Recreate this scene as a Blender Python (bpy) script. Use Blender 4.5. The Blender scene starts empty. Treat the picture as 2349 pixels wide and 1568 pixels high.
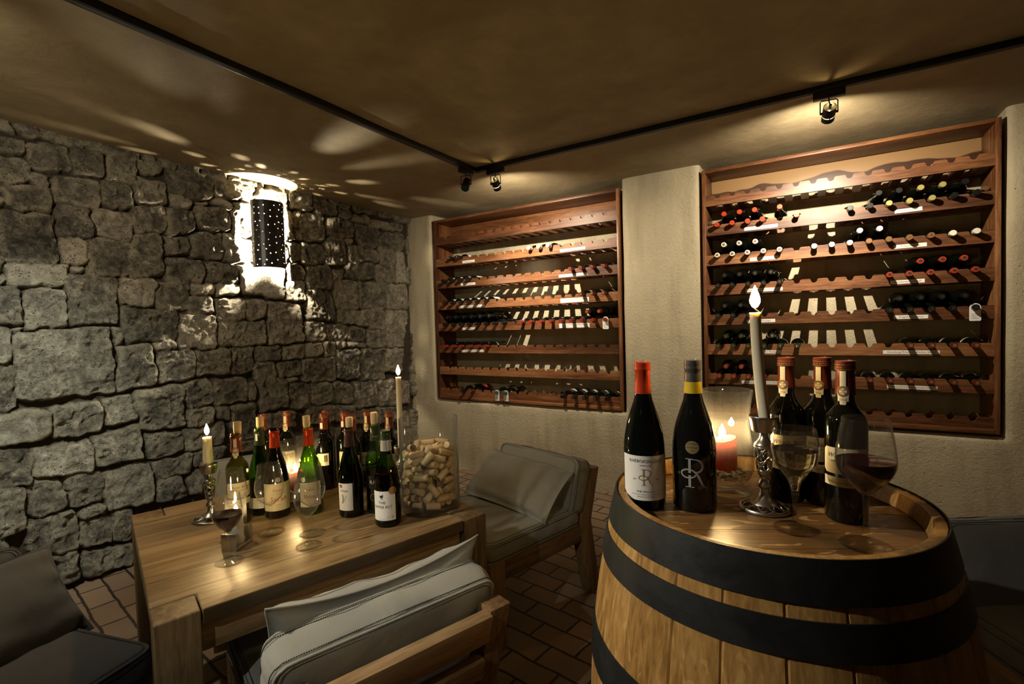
import bpy, bmesh, math, random
import numpy as np
from mathutils import Vector, Matrix
PI=math.pi
C=bpy.context.scene.collection
random.seed(7)
rng=np.random.default_rng(11)

# ------------------------------------------------------------------ mesh collector
class MB:
    def __init__(s): s.v=[]; s.f=[]; s.m=[]; s.mi=0
    def add(s,vs,fs,mi=None):
        b=len(s.v); s.v+= [tuple(v) for v in vs]; s.f+=[tuple(i+b for i in f) for f in fs]
        s.m+=[s.mi if mi is None else mi]*len(fs); return s
    def box(s,x0,x1,y0,y1,z0,z1,M=None):
        vs=[(x,y,z) for x in (x0,x1) for y in (y0,y1) for z in (z0,z1)]
        if M is not None: vs=[tuple(M@Vector(v)) for v in vs]
        return s.add(vs,[(0,1,3,2),(4,6,7,5),(0,4,5,1),(2,3,7,6),(0,2,6,4),(1,5,7,3)])
    def lathe(s,prof,seg=32,c=(0,0,0),M=None,mi=None,closed=False):
        vs=[];fs=[];n=len(prof)
        for r,z in prof:
            for k in range(seg):
                a=2*PI*k/seg; vs.append((c[0]+r*math.cos(a),c[1]+r*math.sin(a),c[2]+z))
        for i in range(n-1):
            for k in range(seg):
                k2=(k+1)%seg; fs.append((i*seg+k,i*seg+k2,(i+1)*seg+k2,(i+1)*seg+k))
        if closed:
            for k in range(seg):
                k2=(k+1)%seg; fs.append(((n-1)*seg+k,(n-1)*seg+k2,k2,k))
        else:
            if prof[0][0]>1e-6: fs.append(tuple(reversed(range(seg))))
            if prof[-1][0]>1e-6: fs.append(tuple((n-1)*seg+k for k in range(seg)))
        if M is not None: vs=[tuple(M@Vector(v)) for v in vs]
        return s.add(vs,fs,mi)
    def tube(s,pts,r,seg=8,cap=True,closed=False):
        pts=[Vector(p) for p in pts]; n=len(pts); vs=[];fs=[]
        rr=r if hasattr(r,'__len__') else [r]*n
        up=None
        for i,p in enumerate(pts):
            a=pts[(i-1)%n] if (closed or i>0) else p; b=pts[(i+1)%n] if (closed or i<n-1) else p
            t=(b-a).normalized()
            if up is None:
                up=t.orthogonal().normalized()
            up=(up-t*up.dot(t)); up= up.normalized() if up.length>1e-6 else t.orthogonal().normalized()
            w=t.cross(up)
            for k in range(seg):
                an=2*PI*k/seg; vs.append(p+(up*math.cos(an)+w*math.sin(an))*rr[i])
        m=n if closed else n-1
        for i in range(m):
            for k in range(seg):
                k2=(k+1)%seg; j=(i+1)%n; fs.append((i*seg+k,i*seg+k2,j*seg+k2,j*seg+k))
        if cap and not closed:
            fs.append(tuple(reversed(range(seg)))); fs.append(tuple((n-1)*seg+k for k in range(seg)))
        return s.add(vs,fs)
    def prism(s,poly,d0,d1,plane='xz'):
        n=len(poly)
        def P(a,b,d): return (a,d,b) if plane=='xz' else ((a,b,d) if plane=='xy' else (d,a,b))
        vs=[P(a,b,d0) for a,b in poly]+[P(a,b,d1) for a,b in poly]
        fs=[tuple(range(n)),tuple(reversed(range(n,2*n)))]
        for i in range(n): j=(i+1)%n; fs.append((i,n+i,n+j,j))
        return s.add(vs,fs)
    def mesh(s,name,mats,smooth=False,bevel=0,seg=2,ang=40):
        me=bpy.data.meshes.new(name); me.from_pydata(s.v,[],s.f)
        mats=mats if isinstance(mats,(list,tuple)) else [mats]
        for m in mats: me.materials.append(m)
        me.polygons.foreach_set('material_index',s.m)
        bm=bmesh.new(); bm.from_mesh(me)
        bmesh.ops.recalc_face_normals(bm,faces=bm.faces)
        if bevel:
            es=[e for e in bm.edges if len(e.link_faces)==2 and e.calc_face_angle(0)>math.radians(50)]
            bmesh.ops.bevel(bm,geom=es,offset=bevel,segments=seg,affect='EDGES',profile=.5,clamp_overlap=True)
        bm.to_mesh(me); bm.free()
        if smooth:
            me.polygons.foreach_set('use_smooth',[True]*len(me.polygons))
            if smooth!='all': me.set_sharp_from_angle(angle=math.radians(ang))
        me.update(); return me
    def obj(s,name,mats,parent=None,**k):
        return link(name,s.mesh(name,mats,**k),parent)
def link(name,me,parent=None):
    o=bpy.data.objects.new(name,me); C.objects.link(o)
    if parent is not None: o.parent=parent
    return o
def tag(o,label,cat,group=None):
    o['label']=label; o['category']=cat
    if group: o['group']=group
    return o
def thing(name,label,cat,loc=(0,0,0),rz=0,group=None):
    o=bpy.data.objects.new(name,None); C.objects.link(o); o.location=loc; o.rotation_euler=(0,0,rz)
    o.empty_display_size=.05
    return tag(o,label,cat,group)
def copy_tree(o,parent=None):
    c=o.copy(); C.objects.link(c)
    if parent is not None: c.parent=parent
    for ch in list(o.children): copy_tree(ch,c)
    return c

# ------------------------------------------------------------------ materials
class NT:
    def __init__(s,name):
        s.m=bpy.data.materials.new(name); s.m.use_nodes=True; s.t=s.m.node_tree; s.t.nodes.clear()
        s.out=s.n('ShaderNodeOutputMaterial')
    def n(s,ty,**k):
        n=s.t.nodes.new(ty)
        for a,b in k.items(): setattr(n,a,b)
        return n
    def l(s,a,b): s.t.links.new(a,b)
    def val(s,node,inp,v):
        if hasattr(v,'is_output'): s.l(v,node.inputs[inp])
        else:
            if isinstance(v,(tuple,list)) and len(v)==3 and node.inputs[inp].type=='RGBA': v=(*v,1)
            node.inputs[inp].default_value=v
    def coord(s,kind='Object',scale=(1,1,1),rot=(0,0,0)):
        c=s.n('ShaderNodeTexCoord'); mp=s.n('ShaderNodeMapping'); s.l(c.outputs[kind],mp.inputs['Vector'])
        mp.inputs['Scale'].default_value=scale; mp.inputs['Rotation'].default_value=rot; return mp.outputs[0]
    def noise(s,vec,scale,detail=4,rough=.55,dist=0):
        n=s.n('ShaderNodeTexNoise'); s.l(vec,n.inputs['Vector']); n.inputs['Scale'].default_value=scale
        n.inputs['Detail'].default_value=detail; n.inputs['Roughness'].default_value=rough; n.inputs['Distortion'].default_value=dist
        return n.outputs[0]
    def ramp(s,fac,stops,interp='LINEAR'):
        r=s.n('ShaderNodeValToRGB'); s.l(fac,r.inputs[0]); e=r.color_ramp.elements; r.color_ramp.interpolation=interp
        while len(e)<len(stops): e.new(.5)
        for i,(p,c) in enumerate(stops):
            e[i].position=p; e[i].color=(*c,1) if len(c)==3 else (c[0],)*3+(1,)
        return r.outputs[0]
    def mix(s,f,a,b,mode='MIX'):
        m=s.n('ShaderNodeMix',data_type='RGBA',blend_type=mode)
        for i,v in ((0,f),(6,a),(7,b)):
            if hasattr(v,'is_output'): s.l(v,m.inputs[i])
            else: m.inputs[i].default_value=(*v,1) if isinstance(v,tuple) else v
        return m.outputs[2]
    def math(s,op,a,b=0):
        m=s.n('ShaderNodeMath',operation=op)
        for i,v in ((0,a),(1,b)):
            if hasattr(v,'is_output'): s.l(v,m.inputs[i])
            else: m.inputs[i].default_value=v
        return m.outputs[0]
    def bump(s,h,strength=.3,dist=.01):
        b=s.n('ShaderNodeBump'); s.l(h,b.inputs['Height']); b.inputs['Strength'].default_value=strength; b.inputs['Distance'].default_value=dist
        return b.outputs[0]
    def pbr(s,color,rough=.5,metal=0,normal=None,**k):
        p=s.n('ShaderNodeBsdfPrincipled'); s.val(p,'Base Color',color); s.val(p,'Roughness',rough); s.val(p,'Metallic',metal)
        if normal is not None: s.l(normal,p.inputs['Normal'])
        for a,b in k.items(): s.val(p,a,b)
        s.l(p.outputs[0],s.out.inputs[0]); s.p=p; return s.m
def plain(name,color,rough=.5,metal=0,var=.12,scale=60,**k):
    t=NT(name); v=t.coord(); n=t.noise(v,scale,3)
    c=t.mix(n,tuple(x*(1-var) for x in color),tuple(min(1,x*(1+var)) for x in color))
    return t.pbr(c,rough,metal,**k)
def wood(name,stops,axis='x',scale=1.0,rough=.45,bump=.15,band=14,spec=.4,planks=0):
    t=NT(name); st={'x':(.09,1,1),'y':(1,.09,1),'z':(1,1,.09)}[axis]
    v=t.coord(scale=tuple(a*scale for a in st))
    info=t.n('ShaderNodeObjectInfo'); off=t.n('ShaderNodeVectorMath',operation='ADD')
    mul=t.n('ShaderNodeVectorMath',operation='SCALE'); cb=t.n('ShaderNodeCombineXYZ')
    for i in range(3): t.l(info.outputs['Random'],cb.inputs[i])
    t.l(cb.outputs[0],mul.inputs[0]); mul.inputs['Scale'].default_value=7; t.l(v,off.inputs[0]); t.l(mul.outputs[0],off.inputs[1]); v=off.outputs[0]
    big=t.noise(v,3.0,3,.5,1.2); g=t.noise(v,band*4,6,.65,.6); fine=t.noise(v,band*16,3,.6)
    w=t.math('ADD',t.math('MULTIPLY',big,.55),t.math('MULTIPLY',g,.35)); w=t.math('ADD',w,t.math('MULTIPLY',fine,.12)); w=t.math('ADD',t.math('MULTIPLY',t.math('SUBTRACT',w,.51),2.3),.52)
    c=t.ramp(w,stops)
    if planks:
        sp=t.n('ShaderNodeSeparateXYZ'); t.l(t.coord(),sp.inputs[0]); u=t.math('DIVIDE',sp.outputs[0],planks); fr=t.math('ABSOLUTE',t.math('SUBTRACT',t.math('FRACT',u),.5)); ln=t.ramp(fr,[(.485,(0,)),(.495,(1,))])
        wn=t.n('ShaderNodeTexWhiteNoise',noise_dimensions='1D'); t.l(t.math('FLOOR',u),wn.inputs['W'] if 'W' in wn.inputs else wn.inputs[1])
        c=t.mix(t.math('MULTIPLY',wn.outputs['Value'],.32),c,(.10,.058,.024)); c=t.mix(t.math('MULTIPLY',ln,.75),c,(.03,.018,.008)); w=t.math('SUBTRACT',w,ln)
    return t.pbr(c,t.ramp(g,[(0,(rough-.08,)),(1,(rough+.12,))]),0,t.bump(w,bump,.004),**{'Specular IOR Level':spec})
M={}
# ceiling plaster
t=NT('ceiling_plaster'); v=t.coord(scale=(1,1,1)); a=t.noise(v,1.6,5,.6,.8); b=t.noise(v,9,6,.6,.5); f=t.noise(v,70,3)
a=t.ramp(a,[(.3,(0,)),(.7,(1,))]); b=t.ramp(b,[(.35,(0,)),(.7,(1,))]); c=t.mix(a,(.235,.18,.098),(.40,.325,.195)); c=t.mix(t.math('MULTIPLY',b,.4),c,(.19,.145,.08))
M['ceiling']=t.pbr(c,.72,0,t.bump(t.math('ADD',t.math('MULTIPLY',b,.7),t.math('MULTIPLY',f,.3)),.22,.008))
# rough plaster wall
t=NT('rough_plaster'); v=t.coord(); a=t.noise(v,2.2,5,.6,.5); f=t.noise(v,55,6,.65); g=t.noise(v,150,3)
vs=t.coord(scale=(5,5,.7)); s_=t.noise(vs,2.2,4,.55)
pit=t.n('ShaderNodeTexVoronoi'); t.l(v,pit.inputs['Vector']); pit.inputs['Scale'].default_value=26
pm=t.ramp(pit.outputs['Distance'],[(.03,(1,)),(.09,(0,))])
c=t.mix(a,(.36,.305,.20),(.58,.505,.36)); c=t.mix(t.ramp(s_,[(.45,(0,)),(.75,(.55,))]),c,(.26,.215,.14)); c=t.mix(t.ramp(f,[(.55,(0,)),(.9,(.3,))]),c,(.58,.5,.37)); c=t.mix(t.math('MULTIPLY',pm,.5),c,(.13,.10,.06))
hh=t.math('ADD',t.math('MULTIPLY',f,.7),t.math('MULTIPLY',g,.3)); hh=t.math('SUBTRACT',hh,t.math('MULTIPLY',pm,.6))
M['plaster']=t.pbr(c,.9,0,t.bump(hh,.75,.012))
# stone: tone and lime from the mesh attributes
t=NT('rubble_stone'); v=t.coord(); at=t.n('ShaderNodeAttribute',attribute_name='stone'); sp=t.n('ShaderNodeSeparateColor'); t.l(at.outputs['Color'],sp.inputs[0])
tone,lime,mort=sp.outputs[0],sp.outputs[1],sp.outputs[2]
a=t.noise(v,9,6,.7,.8); f=t.noise(v,34,9,.75,.5); g=t.noise(v,140,4,.6)
x=t.math('ADD',tone,t.math('MULTIPLY',t.math('SUBTRACT',a,.5),1.25)); x=t.math('ADD',x,t.math('MULTIPLY',t.math('SUBTRACT',f,.5),1.3))
mi=t.noise(v,105,8,.8,.3); x=t.math('ADD',x,t.math('MULTIPLY',t.math('SUBTRACT',mi,.5),.75))
c=t.ramp(x,[(.08,(.034,.030,.022)),(.30,(.125,.112,.086)),(.50,(.27,.242,.185)),(.72,(.49,.44,.335)),(.92,(.72,.66,.52))])
hue=t.noise(v,3.1,2); c=t.mix(t.ramp(hue,[(.5,(0,)),(.75,(.25,))]),c,(.12,.125,.11))
lm=t.math('MULTIPLY',lime,t.ramp(t.noise(v,11,6,.7,.8),[(.44,(0,)),(.54,(1,))])); c=t.mix(t.math('MULTIPLY',lm,.9),c,(.62,.55,.39))
c=t.mix(mort,c,(.085,.066,.042))
pit=t.n('ShaderNodeTexVoronoi'); t.l(v,pit.inputs['Vector']); pit.inputs['Scale'].default_value=62; pit.inputs['Randomness'].default_value=1
pm=t.math('MULTIPLY',t.ramp(pit.outputs['Distance'],[(.12,(1,)),(.26,(0,))]),t.ramp(t.noise(v,9,3),[(.45,(0,)),(.6,(1,))]))
c=t.mix(t.math('MULTIPLY',pm,.75),c,(.02,.018,.014))
h=t.math('ADD',t.math('MULTIPLY',f,.8),t.math('MULTIPLY',g,.12)); h=t.math('ADD',h,t.math('MULTIPLY',mi,.36)); h=t.math('SUBTRACT',h,t.math('MULTIPLY',pm,.5))
M['stone']=t.pbr(c,.85,0,t.bump(h,1.0,.045))
# brick floor
t=NT('brick_paving'); v=t.coord(rot=(0,0,math.radians(8))); br=t.n('ShaderNodeTexBrick'); 
nz=t.n('ShaderNodeTexNoise'); t.l(v,nz.inputs['Vector']); nz.inputs['Scale'].default_value=9; ad=t.n('ShaderNodeVectorMath',operation='MULTIPLY_ADD')
t.l(nz.outputs['Color'],ad.inputs[0]); ad.inputs[1].default_value=(.02,.02,.02); t.l(v,ad.inputs[2]); t.l(ad.outputs[0],br.inputs['Vector'])
br.inputs['Scale'].default_value=1; br.inputs['Mortar Size'].default_value=.006; br.inputs['Mortar Smooth'].default_value=.35; br.inputs['Brick Width'].default_value=.225; br.inputs['Row Height'].default_value=.112
br.inputs['Color1'].default_value=(.29,.19,.12,1); br.inputs['Color2'].default_value=(.165,.112,.075,1); br.inputs['Mortar'].default_value=(.03,.022,.016,1); br.inputs['Bias'].default_value=-.1
a=t.noise(v,16,5,.65); c=t.mix(t.math('MULTIPLY',a,.6),br.outputs['Color'],(.25,.175,.11)); c=t.mix(br.outputs['Fac'],c,(.03,.022,.016))
h=t.math('SUBTRACT',t.math('MULTIPLY',t.noise(v,45,5,.6),.35),br.outputs['Fac'])
M['brick']=t.pbr(c,.62,0,t.bump(h,.8,.012))
RW=[(.22,(.040,.014,.0055)),(.42,(.105,.038,.014)),(.6,(.20,.080,.030)),(.8,(.31,.145,.060))]
M['rack']=wood('mahogany_wood',RW,'x',1.3,.42,.1,14,.4); M['racky']=wood('mahogany_slats',RW,'y',1.3,.5,.1,14,.3); M['rackz']=wood('mahogany_upright',RW,'z',1.3,.36,.1,14,.5)
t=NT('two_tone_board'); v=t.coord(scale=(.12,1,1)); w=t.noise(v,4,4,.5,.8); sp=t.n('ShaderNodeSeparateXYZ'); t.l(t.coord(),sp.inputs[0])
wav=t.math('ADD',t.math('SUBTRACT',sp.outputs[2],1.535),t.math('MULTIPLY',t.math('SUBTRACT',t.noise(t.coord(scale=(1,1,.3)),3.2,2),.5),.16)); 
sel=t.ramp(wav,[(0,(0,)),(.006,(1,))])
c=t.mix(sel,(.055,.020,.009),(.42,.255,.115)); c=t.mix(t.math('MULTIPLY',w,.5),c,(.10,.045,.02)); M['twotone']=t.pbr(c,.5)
TW=[(.20,(.075,.043,.018)),(.38,(.185,.115,.05)),(.55,(.30,.198,.092)),(.75,(.42,.29,.15))]
M['table']=wood('worn_teak_top',TW,'y',1.0,.33,.25,11,.5,planks=.122)
M['tablez']=wood('worn_teak_legs',[(p,tuple(x*.62 for x in c)) for p,c in TW],'z',1.0,.5,.2,16,.3)
CW=[(.25,(.075,.040,.017)),(.45,(.17,.098,.042)),(.65,(.27,.165,.075)),(.85,(.36,.235,.12))]
M['chairx']=wood('chair_teak_cross',CW,'x',1.2,.5,.2,16,.3); M['chairz']=wood('chair_teak_upright',CW,'z',1.2,.5,.2,16,.3); M['chairy']=wood('chair_teak_side',CW,'y',1.2,.5,.2,16,.3)
def fabric(name,col):
    t=NT(name); v=t.coord(); a=t.noise(v,5,4,.5); f=t.noise(v,900,2)
    c=t.mix(a,tuple(x*.86 for x in col),tuple(x*1.1 for x in col))
    fo=t.noise(v,7,4,.55,.6)
    return t.pbr(c,.92,0,t.bump(t.math('ADD',fo,t.math('MULTIPLY',f,.03)),.35,.02),**{'Sheen Weight':.15,'Specular IOR Level':.2})
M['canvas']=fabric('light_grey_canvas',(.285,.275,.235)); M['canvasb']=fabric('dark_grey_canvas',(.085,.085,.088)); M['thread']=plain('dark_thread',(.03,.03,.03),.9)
M['iron']=None
t=NT('blackened_steel'); v=t.coord(); a=t.noise(v,14,6,.7,.5); f=t.noise(v,5,4)
sc=t.ramp(t.noise(v,34,5,.8,.3),[(.70,(0,)),(.735,(1,))]); c=t.mix(a,(.012,.013,.014),(.045,.047,.048)); c=t.mix(t.math('MULTIPLY',sc,.6),c,(.34,.34,.31))
M['iron']=t.pbr(c,t.ramp(a,[(.2,(.34,)),(.8,(.6,))]),.55,t.bump(a,.25,.003))
# oak staves: tone per stave from the mesh attribute
def oak(name,axis,stops,fleck=.35):
    t=NT(name); at=t.n('ShaderNodeAttribute',attribute_name='stave'); sc=(1,1,.08) if axis=='z' else (.1,1,1); v=t.coord(scale=sc)
    g=t.noise(v,120,6,.6,.4); b=t.noise(v,9,3,.5); x=t.math('ADD',t.math('MULTIPLY',t.math('SUBTRACT',g,.5),.95),t.math('MULTIPLY',t.math('SUBTRACT',b,.5),.5)); x=t.math('ADD',t.math('ADD',x,.32),t.math('MULTIPLY',at.outputs['Fac'],.3))
    c=t.ramp(x,stops); v2=t.coord(scale=(1.6,1.6,.55) if axis=='z' else (.7,1.8,1)); fl=t.ramp(t.noise(v2,20,3,.4,1.6),[(.60,(0,)),(.625,(1,))]); c=t.mix(t.math('MULTIPLY',fl,fleck),c,(.62,.40,.15))
    return t.pbr(c,.38,0,t.bump(g,.12,.003),**{'Specular IOR Level':.45})
M['oak']=oak('oak_staves','z',[(.2,(.17,.085,.022)),(.45,(.34,.185,.055)),(.75,(.50,.30,.105))])
M['oakhead']=oak('oak_head_boards','x',[(.2,(.075,.036,.012)),(.45,(.155,.080,.027)),(.75,(.26,.145,.052))],.6)
M['black']=plain('black_enamel',(.012,.012,.012),.38); M['blackm']=plain('black_track_metal',(.012,.011,.010),.42,.3)
M['pewter']=plain('brushed_pewter',(.42,.40,.36),.34,1,.2,30); M['pewterd']=plain('dark_pewter',(.05,.047,.042),.5,.8)
M['alu']=plain('satin_aluminium',(.56,.55,.52),.3,1,.08)
M['white']=plain('white_card',(.80,.80,.77),.7,0,.03); M['ink']=plain('grey_ink',(.09,.09,.10),.8); M['inkd']=plain('dark_ink',(.02,.02,.02),.7); M['inkr']=plain('red_ink',(.42,.035,.02),.6)
M['cream']=plain('cream_label_paper',(.66,.60,.43),.6,0,.05); M['paper']=plain('white_label_paper',(.78,.77,.74),.5,0,.03)
M['gold']=plain('gold_foil',(.72,.52,.20),.3,1); M['golddull']=plain('dull_gold',(.52,.42,.20),.45,.7); M['greyp']=plain('grey_etched_print',(.30,.31,.32),.5); M['blackl']=plain('black_label_paper',(.008,.008,.008),.3)
M['screw']=plain('brass_screw',(.72,.68,.5),.3,.9)
M['cork']=None
t=NT('cork'); v=t.coord(); info=t.n('ShaderNodeObjectInfo'); a=t.noise(v,160,4,.7); b=t.noise(v,45,3)
c=t.mix(info.outputs['Random'],(.50,.34,.16),(.72,.56,.33)); c=t.mix(t.ramp(a,[(.58,(0,)),(.72,(.7,))]),c,(.20,.11,.05)); M['cork']=t.pbr(c,.8,0,t.bump(a,.3,.002))
M['corkend']=plain('wine_stained_cork',(.20,.065,.065),.8,0,.3,90); M['corkink']=plain('cork_print',(.12,.08,.05),.8)
def wax(name,col,ss=.5,rad=(.02,.012,.006),rough=.45):
    t=NT(name); v=t.coord(); a=t.noise(v,30,3)
    c=t.mix(a,tuple(x*.93 for x in col),col)
    return t.pbr(c,rough,0,t.bump(a,.15,.004),**{'Subsurface Weight':ss,'Subsurface Radius':rad,'Subsurface Scale':1.0})
M['wax']=wax('ivory_wax',(.86,.80,.62),.3,(.008,.006,.004)); M['waxw']=wax('white_wax',(.85,.83,.76),.0); M['waxr']=wax('red_wax',(.75,.045,.022),.4,(.015,.005,.003)); M['wick']=plain('burnt_wick',(.01,.008,.006),.9)
def emit(name,col,st):
    t=NT(name); e=t.n('ShaderNodeEmission'); e.inputs[0].default_value=(*col,1); e.inputs[1].default_value=st; t.l(e.outputs[0],t.out.inputs[0]); return t.m
M['flame']=emit('candle_flame',(1,.68,.30),700); M['bulb']=emit('halogen_filament',(1,.80,.52),7000); M['bulbw']=emit('dimmed_halogen',(1,.80,.52),60); M['bulbs']=emit('sconce_bulb',(1,.84,.60),80000); M['bulbl']=emit('sconce_lower_bulb',(1,.86,.64),150000)  # bulbw: weaker filament without a shield, keeps the ceiling dark near the added spots
def clear(name,tint=(1,1,1),f0=.045,edge=None,boost=1.0,rough=.015,dust=0):
    # thin blown glass: straight transmission plus angle-dependent reflection, the same from both sides
    t=NT(name); tr=t.n('ShaderNodeBsdfTransparent'); gl=t.n('ShaderNodeBsdfGlossy'); gl.inputs['Roughness'].default_value=rough
    lw=t.n('ShaderNodeLayerWeight'); lw.inputs[0].default_value=.5; mx=t.n('ShaderNodeMixShader'); fc=lw.outputs['Facing']
    if edge is None: tr.inputs[0].default_value=(*tint,1)
    else: t.l(t.mix(t.math('POWER',fc,2.6),tint,edge),tr.inputs[0])
    f=t.math('ADD',t.math('MULTIPLY',t.math('POWER',fc,5),(1-f0)*boost),f0); f=t.math('MINIMUM',f,1.0)
    t.l(f,mx.inputs[0]); t.l(tr.outputs[0],mx.inputs[1]); t.l(gl.outputs[0],mx.inputs[2])
    if dust:
        tl=t.n('ShaderNodeBsdfTranslucent'); df=t.n('ShaderNodeBsdfDiffuse'); m1=t.n('ShaderNodeMixShader'); m2=t.n('ShaderNodeMixShader'); t.l(tl.outputs[0],m1.inputs[1]); t.l(df.outputs[0],m1.inputs[2])
        t.l(t.math('MULTIPLY',t.math('ADD',t.math('POWER',fc,2),.35),dust),m2.inputs[0]); t.l(mx.outputs[0],m2.inputs[1]); t.l(m1.outputs[0],m2.inputs[2]); t.l(m2.outputs[0],t.out.inputs[0])
    else: t.l(mx.outputs[0],t.out.inputs[0])
    return t.m
M['glass']=clear('clear_glass',(.985,.985,.975),.045,(.84,.84,.80),1.25,dust=.02)
M['glasst']=clear('thick_clear_glass',(.97,.975,.955),.055,(.76,.77,.72),1.15)
M['glassf']=clear('glass_foot',(.99,.99,.98),.05,(.95,.95,.93),1.1,.03); M['glassh']=clear('candle_glass',(.98,.975,.95),.055,(.80,.80,.74),1.0,dust=.075); M['glassj']=clear('jar_glass',(.975,.98,.965),.055,(.60,.61,.57),1.2,dust=.05); M['green']=clear('green_bottle_glass',(.58,.80,.28),.05,(.05,.12,.015),.9)
M['olive']=clear('olive_bottle_glass',(.66,.66,.30),.05,(.08,.085,.02),.9)
M['dgreen']=clear('dark_green_bottle_glass',(.26,.40,.12),.05,(.015,.03,.005),.9)
def dark(name,col): 
    t=NT(name); v=t.coord(); return t.pbr(t.mix(t.noise(v,8,2),tuple(x*.7 for x in col),col),.06,0,**{'Specular IOR Level':.55})
M['dark']=dark('wine_filled_glass',(.0035,.0045,.003)); M['darkb']=dark('brown_black_glass',(.006,.0045,.003)); M['etch']=dark('matt_black_glass',(.008,.008,.0075)); 
M['redwine']=dark('red_wine',(.020,.0012,.0015))
t=NT('white_wine'); g=t.n('ShaderNodeBsdfGlass'); g.inputs['Color'].default_value=(.99,.985,.93,1); g.inputs['IOR'].default_value=1.34; g.inputs['Roughness'].default_value=0; t.l(g.outputs[0],t.out.inputs[0]); M['whitewine']=t.m
def foil(name,col,r=.32,me=.35): return plain(name,col,r,me,.1,90)
M['f_maroon']=foil('maroon_foil',(.16,.032,.018)); M['f_red']=foil('orange_red_foil',(.62,.062,.018)); M['f_black']=foil('black_foil',(.014,.014,.014)); M['f_gold']=foil('gold_foil_cap',(.62,.55,.20),.3,.6)
M['f_white']=foil('white_cap',(.80,.78,.66),.4,0); M['f_green']=foil('dark_green_foil',(.028,.050,.022)); M['f_purple']=foil('purple_brown_foil',(.085,.040,.035)); M['f_grey']=foil('grey_metal_foil',(.22,.215,.20),.32,.7)
M['f_silver']=foil('silver_foil',(.52,.52,.50),.35,.6); M['f_yellow']=foil('yellow_band',(.72,.50,.015),.45,0); M['f_dred']=foil('dull_red_foil',(.30,.038,.020)); M['f_brown']=foil('tan_foil',(.30,.15,.07)); M['f_blue']=foil('blue_grey_foil',(.07,.12,.13))
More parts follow.
